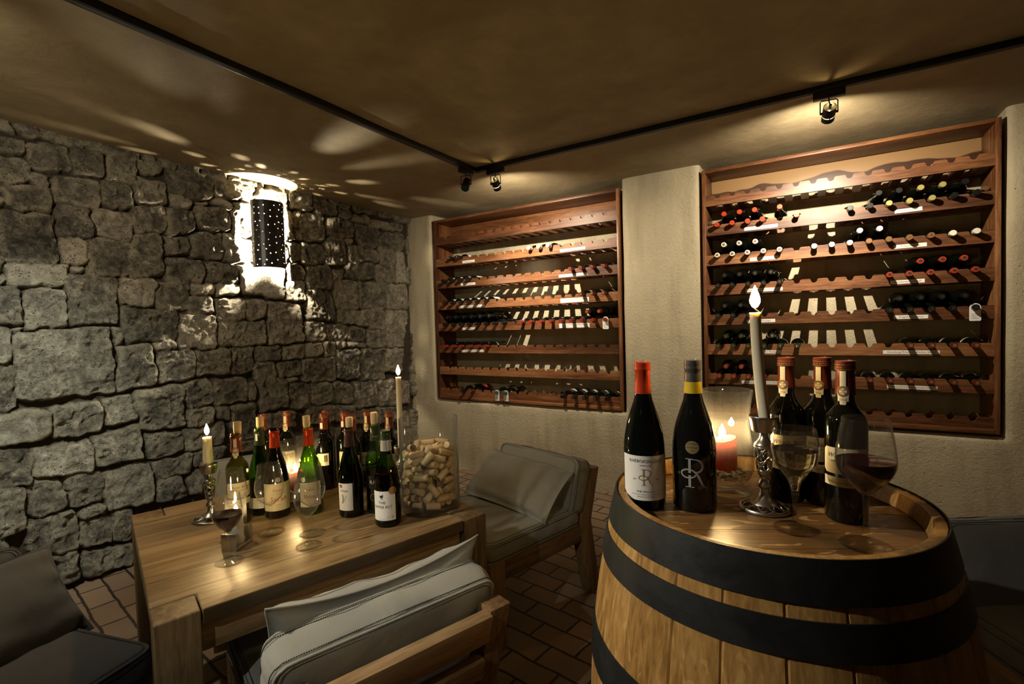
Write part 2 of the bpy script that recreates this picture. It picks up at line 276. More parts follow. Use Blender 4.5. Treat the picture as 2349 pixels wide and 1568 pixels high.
# ------------------------------------------------------------------ noise on grids
def vnoise(U,V,cell,seed):
    r=np.random.default_rng(seed); u=U/cell; v=V/cell; iu=np.floor(u).astype(int); iv=np.floor(v).astype(int); fu=u-iu; fv=v-iv
    fu=fu*fu*(3-2*fu); fv=fv*fv*(3-2*fv); n=256; T=r.random((n,n)); g=lambda a,b:T[a%n,b%n]
    return (g(iu,iv)*(1-fu)+g(iu+1,iv)*fu)*(1-fv)+(g(iu,iv+1)*(1-fu)+g(iu+1,iv+1)*fu)*fv-.5
ZC=2.35
STONES="713 2269 818 2281 811 2206 710 2188 35;824 2278 979 2294 987 2166 834 2147 35;987 2292 1124 2306 1125 2167 990 2155 35;1141 2301 1279 2307 1270 2165 1135 2160 50;1283 2303 1427 2314 1411 2252 1293 2236 60;709 2181 829 2176 829 2081 703 2045 35;835 2139 902 2120 903 2067 837 2072 60;914 2132 1101 2145 1098 1992 913 1993 45;1107 2154 1257 2152 1253 2016 1107 2015 40;1273 2221 1432 2207 1430 2078 1268 2064 50;728 2045 903 2069 910 1941 737 1937 35;697 1913 910 1930 914 1690 722 1676 22;922 1979 1063 1985 1072 1840 929 1823 35;1079 1998 1243 1994 1236 1838 1082 1851 60;1250 2040 1416 2067 1416 1909 1245 1897 40;923 1815 1039 1826 1025 1689 928 1689 80;1045 1837 1240 1834 1231 1647 1028 1637 40;1247 1887 1389 1895 1399 1660 1233 1638 45;703 2030 726 2032 725 2002 701 1997 50;701 1993 734 1975 731 1932 697 1917 50;725 1672 958 1683 949 1579 729 1558 72;963 1676 1023 1679 1018 1646 963 1642 78;684 1616 723 1619 722 1572 682 1566 60;688 1712 720 1699 717 1631 684 1624 35;681 1557 764 1553 770 1376 673 1373 42;783 1556 938 1562 934 1361 780 1355 55;950 1632 1166 1633 1156 1377 941 1363 42;1175 1633 1350 1640 1342 1476 1172 1485 72;1169 1470 1454 1454 1447 1271 1184 1264 38;739 1338 1119 1355 1131 998 739 1002 55;673 1369 726 1360 726 1189 664 1185 65;664 1183 730 1182 730 969 654 964 45;1125 1360 1168 1357 1176 1262 1150 1246 58;1150 1243 1318 1258 1334 1019 1143 994 45;729 1364 779 1370 776 1359 734 1338 65;654 956 851 947 852 809 646 789 70;857 962 1060 959 1056 791 861 789 50;1070 965 1206 966 1223 818 1071 822 55;1211 983 1464 1007 1465 743 1246 750 50;646 789 775 750 771 596 637 589 38;779 754 1012 752 1014 583 783 602 66;1024 768 1235 798 1238 589 1021 610 58;1253 727 1439 719 1450 593 1273 580 50;753 593 879 581 893 426 760 421 45;893 584 1038 581 1050 417 907 417 50;1049 569 1273 572 1291 329 1053 343 68;638 597 746 573 745 371 626 348 55;746 410 935 401 936 188 745 241 38;945 395 1044 409 1047 340 950 341 60;945 338 1075 312 1080 175 940 184 48;1083 329 1182 324 1174 152 1086 179 35;944 166 1180 135 1174 17 943 27 58;830 207 929 189 927 34 866 22 55;1287 568 1501 571 1496 456 1301 444 45;1303 444 1438 448 1467 304 1297 316 35;1439 2314 1691 2328 1692 2162 1440 2143 38;1697 2315 1891 2320 1880 2200 1703 2184 45;1893 2315 1967 2319 1977 2199 1890 2187 50;1444 2144 1580 2144 1573 2088 1445 2073 72;1587 2136 1680 2145 1671 2124 1586 2114 65;1695 2178 1807 2180 1822 2127 1694 2138 75;1426 2067 1577 2076 1578 1951 1420 1902 38;1592 2103 1789 2121 1810 1981 1594 1959 38;1829 2169 1966 2191 1955 1965 1821 1957 45;1401 1890 1544 1903 1546 1798 1406 1778 42;1557 1929 1741 1956 1748 1789 1554 1784 38;1756 1955 1927 1945 1935 1776 1755 1780 50;1414 1765 1617 1766 1617 1627 1405 1628 38;1631 1768 1823 1766 1824 1631 1629 1630 36;1838 1759 2183 1784 2168 1545 1850 1567 70;1991 2322 2222 2327 2220 2136 1980 2095 70;1979 2080 2219 2120 2211 1944 1971 1914 60;1971 1899 2210 1928 2204 1800 1965 1778 60;1356 1615 1533 1626 1517 1457 1351 1464 42;1535 1619 1676 1622 1673 1544 1547 1545 72;1684 1625 1837 1626 1834 1561 1687 1545 70;1520 1532 1667 1537 1667 1434 1517 1429 48;1686 1532 1875 1531 1868 1388 1684 1384 62;1877 1525 2024 1527 2018 1409 1876 1391 62;2036 1525 2303 1511 2316 1223 2027 1219 62;1459 1424 1672 1424 1671 1213 1458 1220 66;1687 1382 2014 1382 2009 1223 1681 1218 62;1321 1259 1439 1273 1451 1225 1325 1218 72;1349 1212 1538 1208 1532 1027 1338 1020 50;1545 1201 1750 1204 1747 1039 1537 1036 50;1760 1209 1913 1211 1910 1029 1759 1028 42;1924 1211 2115 1204 2110 1094 1925 1103 46;2130 1200 2322 1205 2314 1108 2128 1104 65;1913 1098 2076 1085 2073 968 1913 975 50;2088 1079 2277 1093 2281 972 2086 972 50;1465 1012 1633 1013 1642 856 1479 847 40;1647 1011 1868 1003 1866 841 1646 835 45;1874 960 1918 965 1917 836 1868 843 50;1930 980 2152 962 2158 755 1947 744 50;1477 845 1639 834 1631 722 1480 731 64;1648 825 1737 821 1737 723 1654 748 55;1747 819 1917 822 1916 581 1766 582 38;1451 718 1707 718 1700 586 1458 582 58;1506 570 1700 570 1696 499 1510 462 50;1466 430 1550 451 1562 299 1475 301 55;1771 575 1921 569 1933 468 1773 507 42;1986 727 2216 716 2210 589 1986 611 42;2252 2318 2427 2325 2425 2224 2260 2217 50;2437 2328 2662 2324 2653 2225 2446 2219 42;2673 2313 2810 2307 2802 2228 2676 2226 45;2817 2276 2985 2280 3000 2215 2809 2204 60;3016 2271 3242 2275 3248 2205 3007 2196 65;3266 2279 3412 2288 3408 2215 3267 2208 40;2281 2192 2534 2220 2527 2005 2284 1985 50;2559 2206 2822 2219 2827 2070 2552 2063 42;2833 2198 3097 2189 3075 2021 2879 2024 40;3105 2170 3407 2200 3388 2019 3096 2000 40;2221 2198 2270 2173 2261 1976 2210 1969 60;2216 1958 2299 1957 2319 1843 2222 1822 60;2316 1968 2523 1980 2526 1833 2324 1806 42;2544 2044 2726 2063 2731 1852 2526 1824 42;2722 2049 2818 2062 2816 2023 2739 2013 65;2751 2008 2925 2017 2922 1883 2744 1873 50;2933 2011 3092 2003 3091 1900 2931 1891 50;3105 1998 3296 2005 3281 1889 3100 1887 46;3306 2006 3413 2011 3425 1733 3302 1729 72;2209 1815 2318 1808 2359 1694 2209 1684 50;2364 1800 2577 1819 2583 1640 2365 1626 42;2583 1801 2706 1805 2705 1722 2590 1712 68;2732 1872 2909 1869 2902 1732 2726 1737 34;2913 1869 3040 1881 3038 1737 2906 1736 38;3054 1875 3285 1882 3277 1724 3055 1718 50;2215 1679 2348 1681 2341 1533 2170 1534 60;2358 1620 2582 1621 2608 1384 2354 1385 38;2597 1709 2830 1724 2843 1481 2612 1478 60;2838 1721 3204 1713 3154 1479 2856 1485 44;3208 1710 3435 1722 3433 1482 3163 1479 60;2627 1471 2851 1474 2840 1339 2622 1367 52;2859 1471 2971 1476 2955 1327 2836 1339 48;2980 1476 3139 1474 3135 1303 2958 1306 48;3153 1471 3432 1470 3352 1126 3141 1134 60;2333 1376 2503 1371 2503 1221 2333 1228 55;2517 1356 2722 1347 2716 1218 2518 1226 48;2729 1331 2903 1318 2897 1201 2719 1211 38;2932 1297 3140 1296 3136 1138 2933 1142 46;2328 1210 2467 1210 2465 1106 2327 1106 68;2478 1219 2599 1210 2590 1097 2476 1105 48;2603 1219 2708 1215 2705 1160 2604 1160 35;2715 1202 2913 1183 2920 1142 2713 1157 52;2289 1094 2586 1091 2584 896 2284 924 38;2600 1150 2834 1134 2822 896 2591 902 38;2851 1133 3136 1131 3113 851 2846 874 42;3145 1123 3352 1119 3340 892 3116 914 60;2148 959 2266 955 2265 926 2153 930 64;2168 920 2351 904 2359 717 2162 731 45;2361 903 2542 882 2534 727 2363 732 50;2557 887 2738 866 2750 688 2544 713 50;2763 870 3020 847 3010 641 2759 634 45;3029 846 3247 836 3235 600 3026 611 46;3337 819 3430 809 3418 586 3325 593 50;2312 731 2574 702 2567 570 2305 589 50;2581 694 2761 673 2756 562 2575 569 50;2759 634 2990 610 2984 494 2753 503 50;2999 609 3225 594 3217 451 2991 458 45"
def stone_wall():
    quads=[list(map(float,s.split())) for s in STONES.split(';')]
    quads=[([(q[2*i]/1e3,q[2*i+1]/1e3) for i in range(4)],q[8]/100,0.0) for q in quads]
    # the courses go on beyond and behind what the photo shows
    r=random.Random(5); y=-2.4
    def inside(u,v):
        for pl,_,_ in quads0:
            us=[p[0] for p in pl]; vs=[p[1] for p in pl]
            if min(us)-.0<u<max(us)+.0 and min(vs)<v<max(vs): return True
        return False
    quads0=list(quads); z=0.0
    while z<ZC:
        h=r.uniform(.12,.2); u=-2.5+r.uniform(0,.1)
        while u<3.5:
            w=r.uniform(.12,.27)
            if not any(inside(u+w*a,z+h*b) for a in (.1,.5,.9) for b in (.15,.5,.85)):
                j=lambda:r.uniform(-.012,.012)
                quads.append(([(u+.008+j(),z+h-.008+j()),(u+w-.008+j(),z+h-.008+j()),(u+w-.008+j(),z+.006+j()),(u+.008+j(),z+.006+j())],r.uniform(.3,.62),-.004))
            u+=w
        z+=h
    ys=np.concatenate([np.arange(-2.4,0.2,.02),np.arange(0.2,3.56,.0068)]); zs=np.arange(0,ZC+.03,.0068)
    U,V=np.meshgrid(ys,zs,indexing='ij')
    Uw=U+vnoise(U,V,.05,1)*.022+vnoise(U,V,.018,2)*.009; Vw=V+vnoise(U,V,.05,3)*.022+vnoise(U,V,.018,4)*.009
    H=np.full(U.shape,-.034)+vnoise(U,V,.03,5)*.012; tone=np.full(U.shape,.3); lime=np.zeros(U.shape); mort=np.ones(U.shape)
    for k,(pl,tn,off) in enumerate(quads):
        rr=random.Random(k); us=[p[0] for p in pl]; vs=[p[1] for p in pl]; m=.03
        a0,a1=np.searchsorted(ys,[min(us)-m,max(us)+m]); b0,b1=np.searchsorted(zs,[min(vs)-m,max(vs)+m])
        if a1<=a0 or b1<=b0: continue
        u=Uw[a0:a1,b0:b1]; v=Vw[a0:a1,b0:b1]; ds=[]
        A=sum(pl[i][0]*pl[(i+1)%4][1]-pl[(i+1)%4][0]*pl[i][1] for i in range(4)); sg=1 if A>0 else -1
        for i in range(4):
            x0,z0=pl[i]; x1,z1=pl[(i+1)%4]; L=math.hypot(x1-x0,z1-z0)+1e-9
            ds.append(sg*((x1-x0)*(v-z0)-(z1-z0)*(u-x0))/L)
        k_=.010; d=-k_*np.log(sum(np.exp(-np.clip(q,-.3,.5)/k_) for q in ds))+.0065
        w=max(us)-min(us); hgt=max(vs)-min(vs); s=min(w,hgt)
        cu,cv=sum(us)/4,sum(vs)/4
        t=np.clip(d/.019,0,1); prof=.046*(1-(1-t)**3.0)
        rough=1.0 if tn<.66 else .6
        lump=(vnoise(u,v,.05,100+k)*.024+vnoise(u,v,.022,300+k)*.016-np.abs(vnoise(u,v,.034,900+k))*.022+vnoise(u,v,.0135,1100+k)*.007)*rough+vnoise(u,v,.10,500+k)*.016
        hh=-.026+prof+np.clip(d/.016,0,1)*(lump+rr.uniform(-.006,.008)+(u-cu)*rr.uniform(-.09,.09)+(v-cv)*rr.uniform(-.10,.06)+off)
        m_=(d>0)&(hh>H[a0:a1,b0:b1])
        H[a0:a1,b0:b1]=np.where(m_,hh,H[a0:a1,b0:b1])
        tone[a0:a1,b0:b1]=np.where(m_,tn*1.0+.03+rr.uniform(-.03,.03)+vnoise(u,v,.06,700+k)*.14,tone[a0:a1,b0:b1])
        lime[a0:a1,b0:b1]=np.where(m_,np.clip(1-d/.035,0,1)*rr.choice([.3,1,1]),lime[a0:a1,b0:b1])
        mort[a0:a1,b0:b1]=np.where(m_,1-np.clip(d/.006,0,1),mort[a0:a1,b0:b1])
    nu,nv=U.shape; X=-3.285+H
    co=np.stack([X,U,V],-1).reshape(-1,3)
    idx=np.arange(nu*nv).reshape(nu,nv); F=np.stack([idx[:-1,:-1],idx[1:,:-1],idx[1:,1:],idx[:-1,1:]],-1).reshape(-1,4)
    me=bpy.data.meshes.new('wall_left'); me.vertices.add(len(co)); me.vertices.foreach_set('co',co.ravel())
    me.loops.add(F.size); me.loops.foreach_set('vertex_index',F.ravel().astype(np.int32)); me.polygons.add(len(F)); me.polygons.foreach_set('loop_start',np.arange(0,F.size,4,dtype=np.int32))
    me.polygons.foreach_set('use_smooth',np.ones(len(F),bool)); me.update(calc_edges=True); me.validate()
    at=me.color_attributes.new('stone','FLOAT_COLOR','POINT'); at.data.foreach_set('color',np.stack([tone,lime,mort,np.ones_like(tone)],-1).astype(np.float32).ravel())
    me.materials.append(M['stone']); o=link('wall_left',me); o['kind']='structure'
stone_wall()
R1=(-3.012,-1.186,.632); R2=(-.642,.860,.640)     # niches: x0,x1,sill z; open up to the ceiling
def grid_obj(name,mat,xs,zs,fn,keep,extra=None,smooth=True):
    mb=MB(); X,Z=len(xs),len(zs)
    for x in xs:
        for z in zs: mb.v.append(fn(x,z))
    for i in range(X-1):
        for j in range(Z-1):
            if keep((xs[i]+xs[i+1])/2,(zs[j]+zs[j+1])/2): mb.f.append((i*Z+j,(i+1)*Z+j,(i+1)*Z+j+1,i*Z+j+1)); mb.m.append(0)
    return mb
def cuts(a,b,st,extra):
    n=int((b-a)/st); l=[a+(b-a)*i/n for i in range(n+1)]; l=[q for q in l if all(abs(q-e)>.014 for e in extra)]
    return sorted(l+list(extra))
def wob(x,z): return float(vnoise(np.array([x]),np.array([z]),.35,31)[0]*.016+vnoise(np.array([x]),np.array([z]),.11,32)[0]*.006)
def wall_back():
    # front plaster face with rounded arrises, deep reveals and the niche backs
    xe=[]
    for n in (R1,R2): xe+=[n[0],n[1],n[0]-.03,n[0]-.012,n[1]+.012,n[1]+.03]
    ze=[R1[2],R1[2]-.03,R1[2]-.012]
    xs=cuts(-3.42,2.6,.045,xe); zs=cuts(0,ZC+.02,.045,ze)
    def inn(x,z,e=0): return any(n[0]-e<x<n[1]+e and z>R1[2]-e for n in (R1,R2))
    def fn(x,z):
        y=3.5+wob(x,z); d=9
        for n in (R1,R2):
            dx=max(n[0]-x,0,x-n[1]); dz=max(R1[2]-z,0); d=min(d,math.hypot(dx,dz))
        if d<.03: y+=.03-math.sqrt(max(0,.03**2-(.03-d)**2))
        if d<1e-6: y+=0
        return (x,y,z)
    mb=grid_obj('w',None,xs,zs,fn,lambda x,z: not inn(x,z))
    for n in (R1,R2):
        zz=[z for z in zs if z>=R1[2]-1e-6]; xx=[x for x in xs if n[0]-1e-6<=x<=n[1]+1e-6]
        for xq in (n[0],n[1]):
            b=len(mb.v)
            for z in zz: mb.v+= [(xq,fn(xq,z)[1],z),(xq,3.778,z)]
            for i in range(len(zz)-1): mb.f.append((b+2*i,b+2*i+1,b+2*i+3,b+2*i+2)); mb.m.append(0)
        b=len(mb.v)
        for x in xx: mb.v+=[(x,fn(x,R1[2])[1],R1[2]),(x,3.778,R1[2])]
        for i in range(len(xx)-1): mb.f.append((b+2*i,b+2*i+1,b+2*i+3,b+2*i+2)); mb.m.append(0)
        b=len(mb.v)
        mb.v+=[(n[0],3.778,R1[2]),(n[1],3.778,R1[2]),(n[1],3.778,ZC+.02),(n[0],3.778,ZC+.02)]; mb.f.append((b,b+1,b+2,b+3)); mb.m.append(0)
    o=mb.obj('wall_back',M['plaster'],smooth=True,ang=60); o['kind']='structure'
wall_back()
# ceiling: hand-trowelled sheet, floor: brick paving
def sheet(name,mat,x0,x1,y0,y1,z,st,amp,flip,thick):
    xs=np.arange(x0,x1+st,st); ys=np.arange(y0,y1+st,st); U,V=np.meshgrid(xs,ys,indexing='ij'); Z=z+vnoise(U,V,.5,51)*amp+vnoise(U,V,.17,52)*amp*.4
    co=np.stack([U,V,Z],-1).reshape(-1,3).tolist(); n=len(ys); mb=MB(); mb.v=[tuple(c) for c in co]
    for i in range(len(xs)-1):
        for j in range(n-1): mb.f.append((i*n+j,(i+1)*n+j,(i+1)*n+j+1,i*n+j+1)); mb.m.append(0)
    o=mb.obj(name,mat,smooth='all'); o['kind']='structure'; return o
sheet('ceiling',M['ceiling'],-3.45,2.6,-2.5,3.86,ZC,.1,.010,1,0)
mb=MB(); mb.add([(-3.5,-2.5,0),(2.6,-2.5,0),(2.6,3.9,0),(-3.5,3.9,0)],[(0,1,2,3)]); o=mb.obj('floor',M['brick']); o['kind']='structure'
mb=MB(); mb.add([(2.6,-2.5,0),(2.6,3.9,0),(2.6,3.9,2.4),(2.6,-2.5,2.4)],[(0,1,2,3)]); o=mb.obj('wall_right',M['plaster']); o['kind']='structure'

# ------------------------------------------------------------------ wine racks
def notched(x0,x1,zt,h,centres,hw=.0225,dep=.024):
    pts=[(x0,zt-h),(x0,zt)]
    for c in centres:
        if c-hw<x0 or c+hw>x1: continue
        pts+=[(c-hw,zt),(c-.0165,zt-.007)]+[(c+.0165*math.cos(a),zt-.0085-.0155*math.sin(-a)) for a in [PI+PI*k/8 for k in range(1,8)]]+[(c+.0165,zt-.007),(c+hw,zt)]
    return pts+[(x1,zt),(x1,zt-h)]
def scallop(x0,x1,zt,h,centres,p):
    pts=[(x0,zt-h),(x0,zt-.006)]
    n=int((x1-x0)/.0075)
    for i in range(1,n):
        x=x0+(x1-x0)*i/n; d=min(abs(x-c) for c in centres); dd=min(d,p/2)
        z=zt-.034*max(0,math.cos(dd/(p/2)*PI/2))**1.2 if dd<p/2 else zt
        pts.append((x,z))
    return pts+[(x1,zt-.006),(x1,zt-h)]
def text_mesh(body,size,align='CENTER',shear=0,space=1.0):
    cu=bpy.data.curves.new('t','FONT'); cu.body=body; cu.size=size; cu.align_x=align; cu.shear=shear; cu.space_character=space; cu.resolution_u=2
    ob=bpy.data.objects.new('t',cu); me=bpy.data.meshes.new_from_object(ob)
    vs=[tuple(v.co) for v in me.vertices]; fs=[tuple(p.vertices) for p in me.polygons]
    bpy.data.objects.remove(ob); bpy.data.curves.remove(cu); bpy.data.meshes.remove(me); return vs,fs
RT=[2.130-.199*i for i in range(8)]
def rack(name_label,x0,x1,zb,zt,cent,pitch,plaques):
    r=thing('wine_rack',name_label,'wine rack',((x0+x1)/2,3.64,zb)); ox,oy,oz=r.location
    def B(n,mat,bx,bev=.0025):
        mb=MB(); mb.box(bx[0]-ox,bx[1]-ox,bx[2]-oy,bx[3]-oy,bx[4]-oz,bx[5]-oz); return mb.obj(n,mat,r,bevel=bev,smooth=True)
    F,Bk=3.497,3.768; w=.022
    B('side_panel',M['rackz'],(x0,x0+w,F,Bk,zb,zt)); B('side_panel',M['rackz'],(x1-w,x1,F,Bk,zb,zt))
    B('top_panel',M['rack'],(x0+w,x1-w,F,Bk,zt-w,zt)); B('bottom_panel',M['rack'],(x0+w,x1-w,F-.004,Bk,zb,zb+.027))
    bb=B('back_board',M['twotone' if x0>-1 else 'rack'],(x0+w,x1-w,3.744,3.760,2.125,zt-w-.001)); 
    for k in (.16,.84):
        mb=MB(); mb.lathe([(0,0),(.0065,0),(.0065,.004),(.003,.0045),(.003,.002),(0,.002)],14,M=Matrix.Translation((x0+(x1-x0)*k-ox,3.742-oy,2.163-oz))@Matrix.Rotation(PI/2,4,'X')); mb.obj('screw',M['screw'],bb,smooth=True)
    cl=[c-ox for c in cent]
    for i,z in enumerate(RT):
        mb=MB(); mb.prism(notched(x0+w-ox,x1-w-ox,z-oz,.070,cl),F+.012-oy,F+.034-oy); mb.obj('front_rail',M['rack'],r)
        mb=MB(); ed=[x0+w-ox]+[q for c in cl for q in (c-pitch*.26,c+pitch*.26)]+[x1-w-ox]
        for k in range(0,len(ed),2):
            if ed[k+1]-ed[k]>.004: mb.box(ed[k],ed[k+1],F+.034-oy,3.722-oy,z-.066-oz,z-.048-oz)
        mb.obj('slatted_deck',M['racky'],r)
        mb=MB(); mb.prism(scallop(x0+w-ox,x1-w-ox,z-.012-oz,.058,cl,pitch),3.722-oy,3.742-oy); mb.obj('back_rail',M['rack'],r)
    for i,a,b,txt,two in plaques:
        h=.034 if two else .021; zc=RT[i]-.050 if not two else RT[i]-.047
        mb=MB(); tilt=random.uniform(-.012,.012); Mx=Matrix.Translation(((a+b)/2-ox,F+.0105-oy,zc-oz))@Matrix.Rotation(tilt,4,'Y'); mb.box(-(b-a)/2,(b-a)/2,0,.0014,-h/2,h/2,M=Mx)
        pl=mb.obj('shelf_card',M['white'],r)
        mb=MB(); lines=txt.split('|'); 
        for li,s in enumerate(lines):
            vs,fs=text_mesh(s,.0150,'LEFT' if two else 'CENTER',.25,1.05)
            wd=max(v[0] for v in vs)-min(v[0] for v in vs); sc=min(1,(b-a)*.86/wd); xo=-(b-a)*.42 if two else 0; zo=(.003-.015*li) if two else -.004
            mb.add([tuple(Mx@Vector((v[0]*sc+xo,-.0004,v[1]*min(1,sc*1.15)+zo))) for v in vs],fs)
        mb.obj('handwriting',M['ink'],pl)
    return r
C1=[-2.857+.0905*k for k in range(18)]; C2=[-.53+.0903*k for k in range(15)]
rack('left mahogany wine rack of eight notched rails recessed near the corner',-2.990,-1.203,.640,2.287,C1,.0905,[
 (1,-2.664,-2.53,'Thelema Merlot',0),(1,-1.694,-1.479,'Thelema Cabernet Sauvignon',0),(2,-2.69,-2.53,'Delheim Merlot',0),(2,-1.711,-1.466,'Rust en Vrede Cabernet Sauvignon',0),
 (3,-2.723,-2.439,'Rust en Vrede Estate Merlot',0),(3,-1.702,-1.46,'Springfield "Whole Berry" Cabernet|Sauvignon',1),(4,-2.687,-2.541,'Raka Merlot',0),(4,-1.719,-1.459,'Saxenburg Private Collection Cabernet|Sauvignon',1),(5,-2.71,-2.464,'Saxenburg Private Merlot',0)])
rack('right mahogany wine rack of eight notched rails behind the barrel',-.626,.838,.652,2.300,C2,.0903,[
 (1,-.37,-.18,'Bavula Court Pinotage',0),(1,.402,.523,'Spier Shiraz',0),(2,-.339,-.176,'Gate Hill Pinotage',0),(2,.397,.542,'Tokara Shiraz',0),(3,-.367,-.156,'Beyerskloof Reserve Pinotage',0),(3,.382,.533,'Weltbedacht Syrah',0),
 (4,-.362,-.199,'Reserve Pinotage',0),(4,.396,.548,'Ridgeback Shiraz',0),(5,-.336,-.168,'Kanu Estate Pinotage',0),(5,.347,.597,'Saxenburg Private Collection Shiraz',0),(6,-.398,-.157,'Saxenburg Private Collection Pinotage',0),(6,.365,.587,'Waterford Kevin Arnold Shiraz',0)])
# shelf bottles lie neck-out in the notches
def prof_bordeaux(R=.0365,h=.296): return [(0,.003),(R*.55,.001),(R-.004,.0),(R,.005),(R,.177),(R*.975,.186),(R*.88,.196),(R*.66,.206),(.0175,.2145),(.0149,.224),(.0142,.245),(.0138,.279),(.0152,.281),(.0152,.293),(.0135,h),(0,h)]
def prof_burgundy(R=.041,h=.296): return [(0,.003),(R*.55,.001),(R-.005,.0),(R,.006),(R,.118),(R*.985,.132),(R*.93,.150),(R*.80,.174),(R*.62,.198),(R*.46,.218),(.0158,.236),(.0146,.252),(.0140,.281),(.0156,.283),(.0156,.293),(.0138,h),(0,h)]
def foil_prof(z0,h=.296,r0=.0150,flare=.0008):
    return [(r0+flare+.0018*max(0,(.252-z0)/.03),z0),(r0+.0006,z0+.018),(.0150,.278),(.0164,.280),(.0166,.285),(.0160,.288),(.0166,.291),(.0160,h+.0008),(.0120,h+.0016),(.0118,h+.0010),(0,h+.0010)]
ME={}
def rack_proto(cap,glass,shape,lab,emb):
    key=(cap,shape,lab,emb)
    if key not in ME:
        pf=prof_bordeaux() if shape=='b' else prof_burgundy(.039)
        g=MB(); g.lathe(pf,24); gm=g.mesh('bottle_glass',M[glass],smooth=True,ang=50)
        f=MB(); f.lathe([(.0142,.2965-.058),(.0146,.262),(.0144,.279),(.0158,.281),(.0158,.292),(.0142,.2975),(0,.2975)],20); fm=f.mesh('capsule',M[cap],smooth=True,ang=50)
        e=None
        if emb:
            q=MB()
            if emb in('gold','bars','ring'):
                if emb=='ring': q.lathe([(.0142,.2970),(.0143,.2982),(.0095,.2982),(.0095,.2970)],20,closed=True)
                elif emb=='bars':
                    for s in (-1,1): q.box(-.0045,.0045,s*.003-.0012,s*.003+.0012,.2974,.2982)
                else:
                    for k in range(5): a=k*2.4; q.box(-.0016,.0016,-.0034,.0034,.2974,.2982,M=Matrix.Translation((.0045*math.cos(a),.0045*math.sin(a),0))@Matrix.Rotation(a,4,'Z'))
            else: q.lathe([(0,.2974),(.0088,.2974),(.0088,.2983),(0,.2983)],18)
            e=q.mesh('cap_emblem',M[{'gold':'gold','bars':'inkd','ring':'f_white','disc':'f_brown','dark':'inkd','ringg':'gold'}[emb]])
        l=None
        if lab:
            R=pf[4][0]+.0004; q=MB(); z0,z1={'w':(.075,.165),'c':(.118,.160),'n':(.085,.150),'o':(.060,.120)}[lab]; n=20; half=1.15
            for i in range(n+1):
                a=-half+2*half*i/n; q.v+=[(R*math.cos(a),R*math.sin(a),z0),(R*math.cos(a),R*math.sin(a),z1)]
            for i in range(n): q.f.append((2*i,2*i+2,2*i+3,2*i+1)); q.m.append(0)
            l=q.mesh('label',M[{'w':'paper','c':'cream','n':'greyp','o':'inkr'}[lab]],smooth='all')
        ME[key]=(gm,fm,e,l)
    return ME[key]
ORD=['first','second','third','fourth','fifth','sixth','seventh','eighth','ninth','tenth','eleventh','twelfth','thirteenth','fourteenth','fifteenth','sixteenth','seventeenth','eighteenth']
def lay(side,cent,pitch,rail,k,cap,word,shape='b',lab=None,emb=None,up=False,order=0,glass='dark',tilt=0,dz=0,ystick=0,n=0):
    gm,fm,e,l=rack_proto(cap,glass,shape,lab,emb)
    x=cent[0]+pitch*k; z=RT[rail]-.0085+(.0635 if up else 0)+dz
    lb=f'{word} bottle, {ORD[order]} from left, {"upper layer, " if up else ("lower layer, " if n else "")}rail {["one","two","three","four","five","six","seven","eight"][rail]} of {side} rack'
    ang=random.uniform(-.012,.012)
    o=thing('wine_bottle',lb,'wine bottle',(x,3.448+ystick+random.uniform(-.004,.004)+.2975,z),0,f'wine bottles in the {side} rack')
    # neck points to the room; label side turned up
    Mx=Matrix.Rotation(ang,4,'Z')@Matrix.Rotation(PI/2+tilt,4,'X')@Matrix.Rotation(PI/2+random.uniform(-.25,.25),4,'Z')
    o.matrix_basis=Matrix.Translation(o.location)@Mx
    for nm,me in (('bottle_glass',gm),('capsule',fm),('cap_emblem',e),('label',l)):
        if me: link(nm,me,o)
    return o
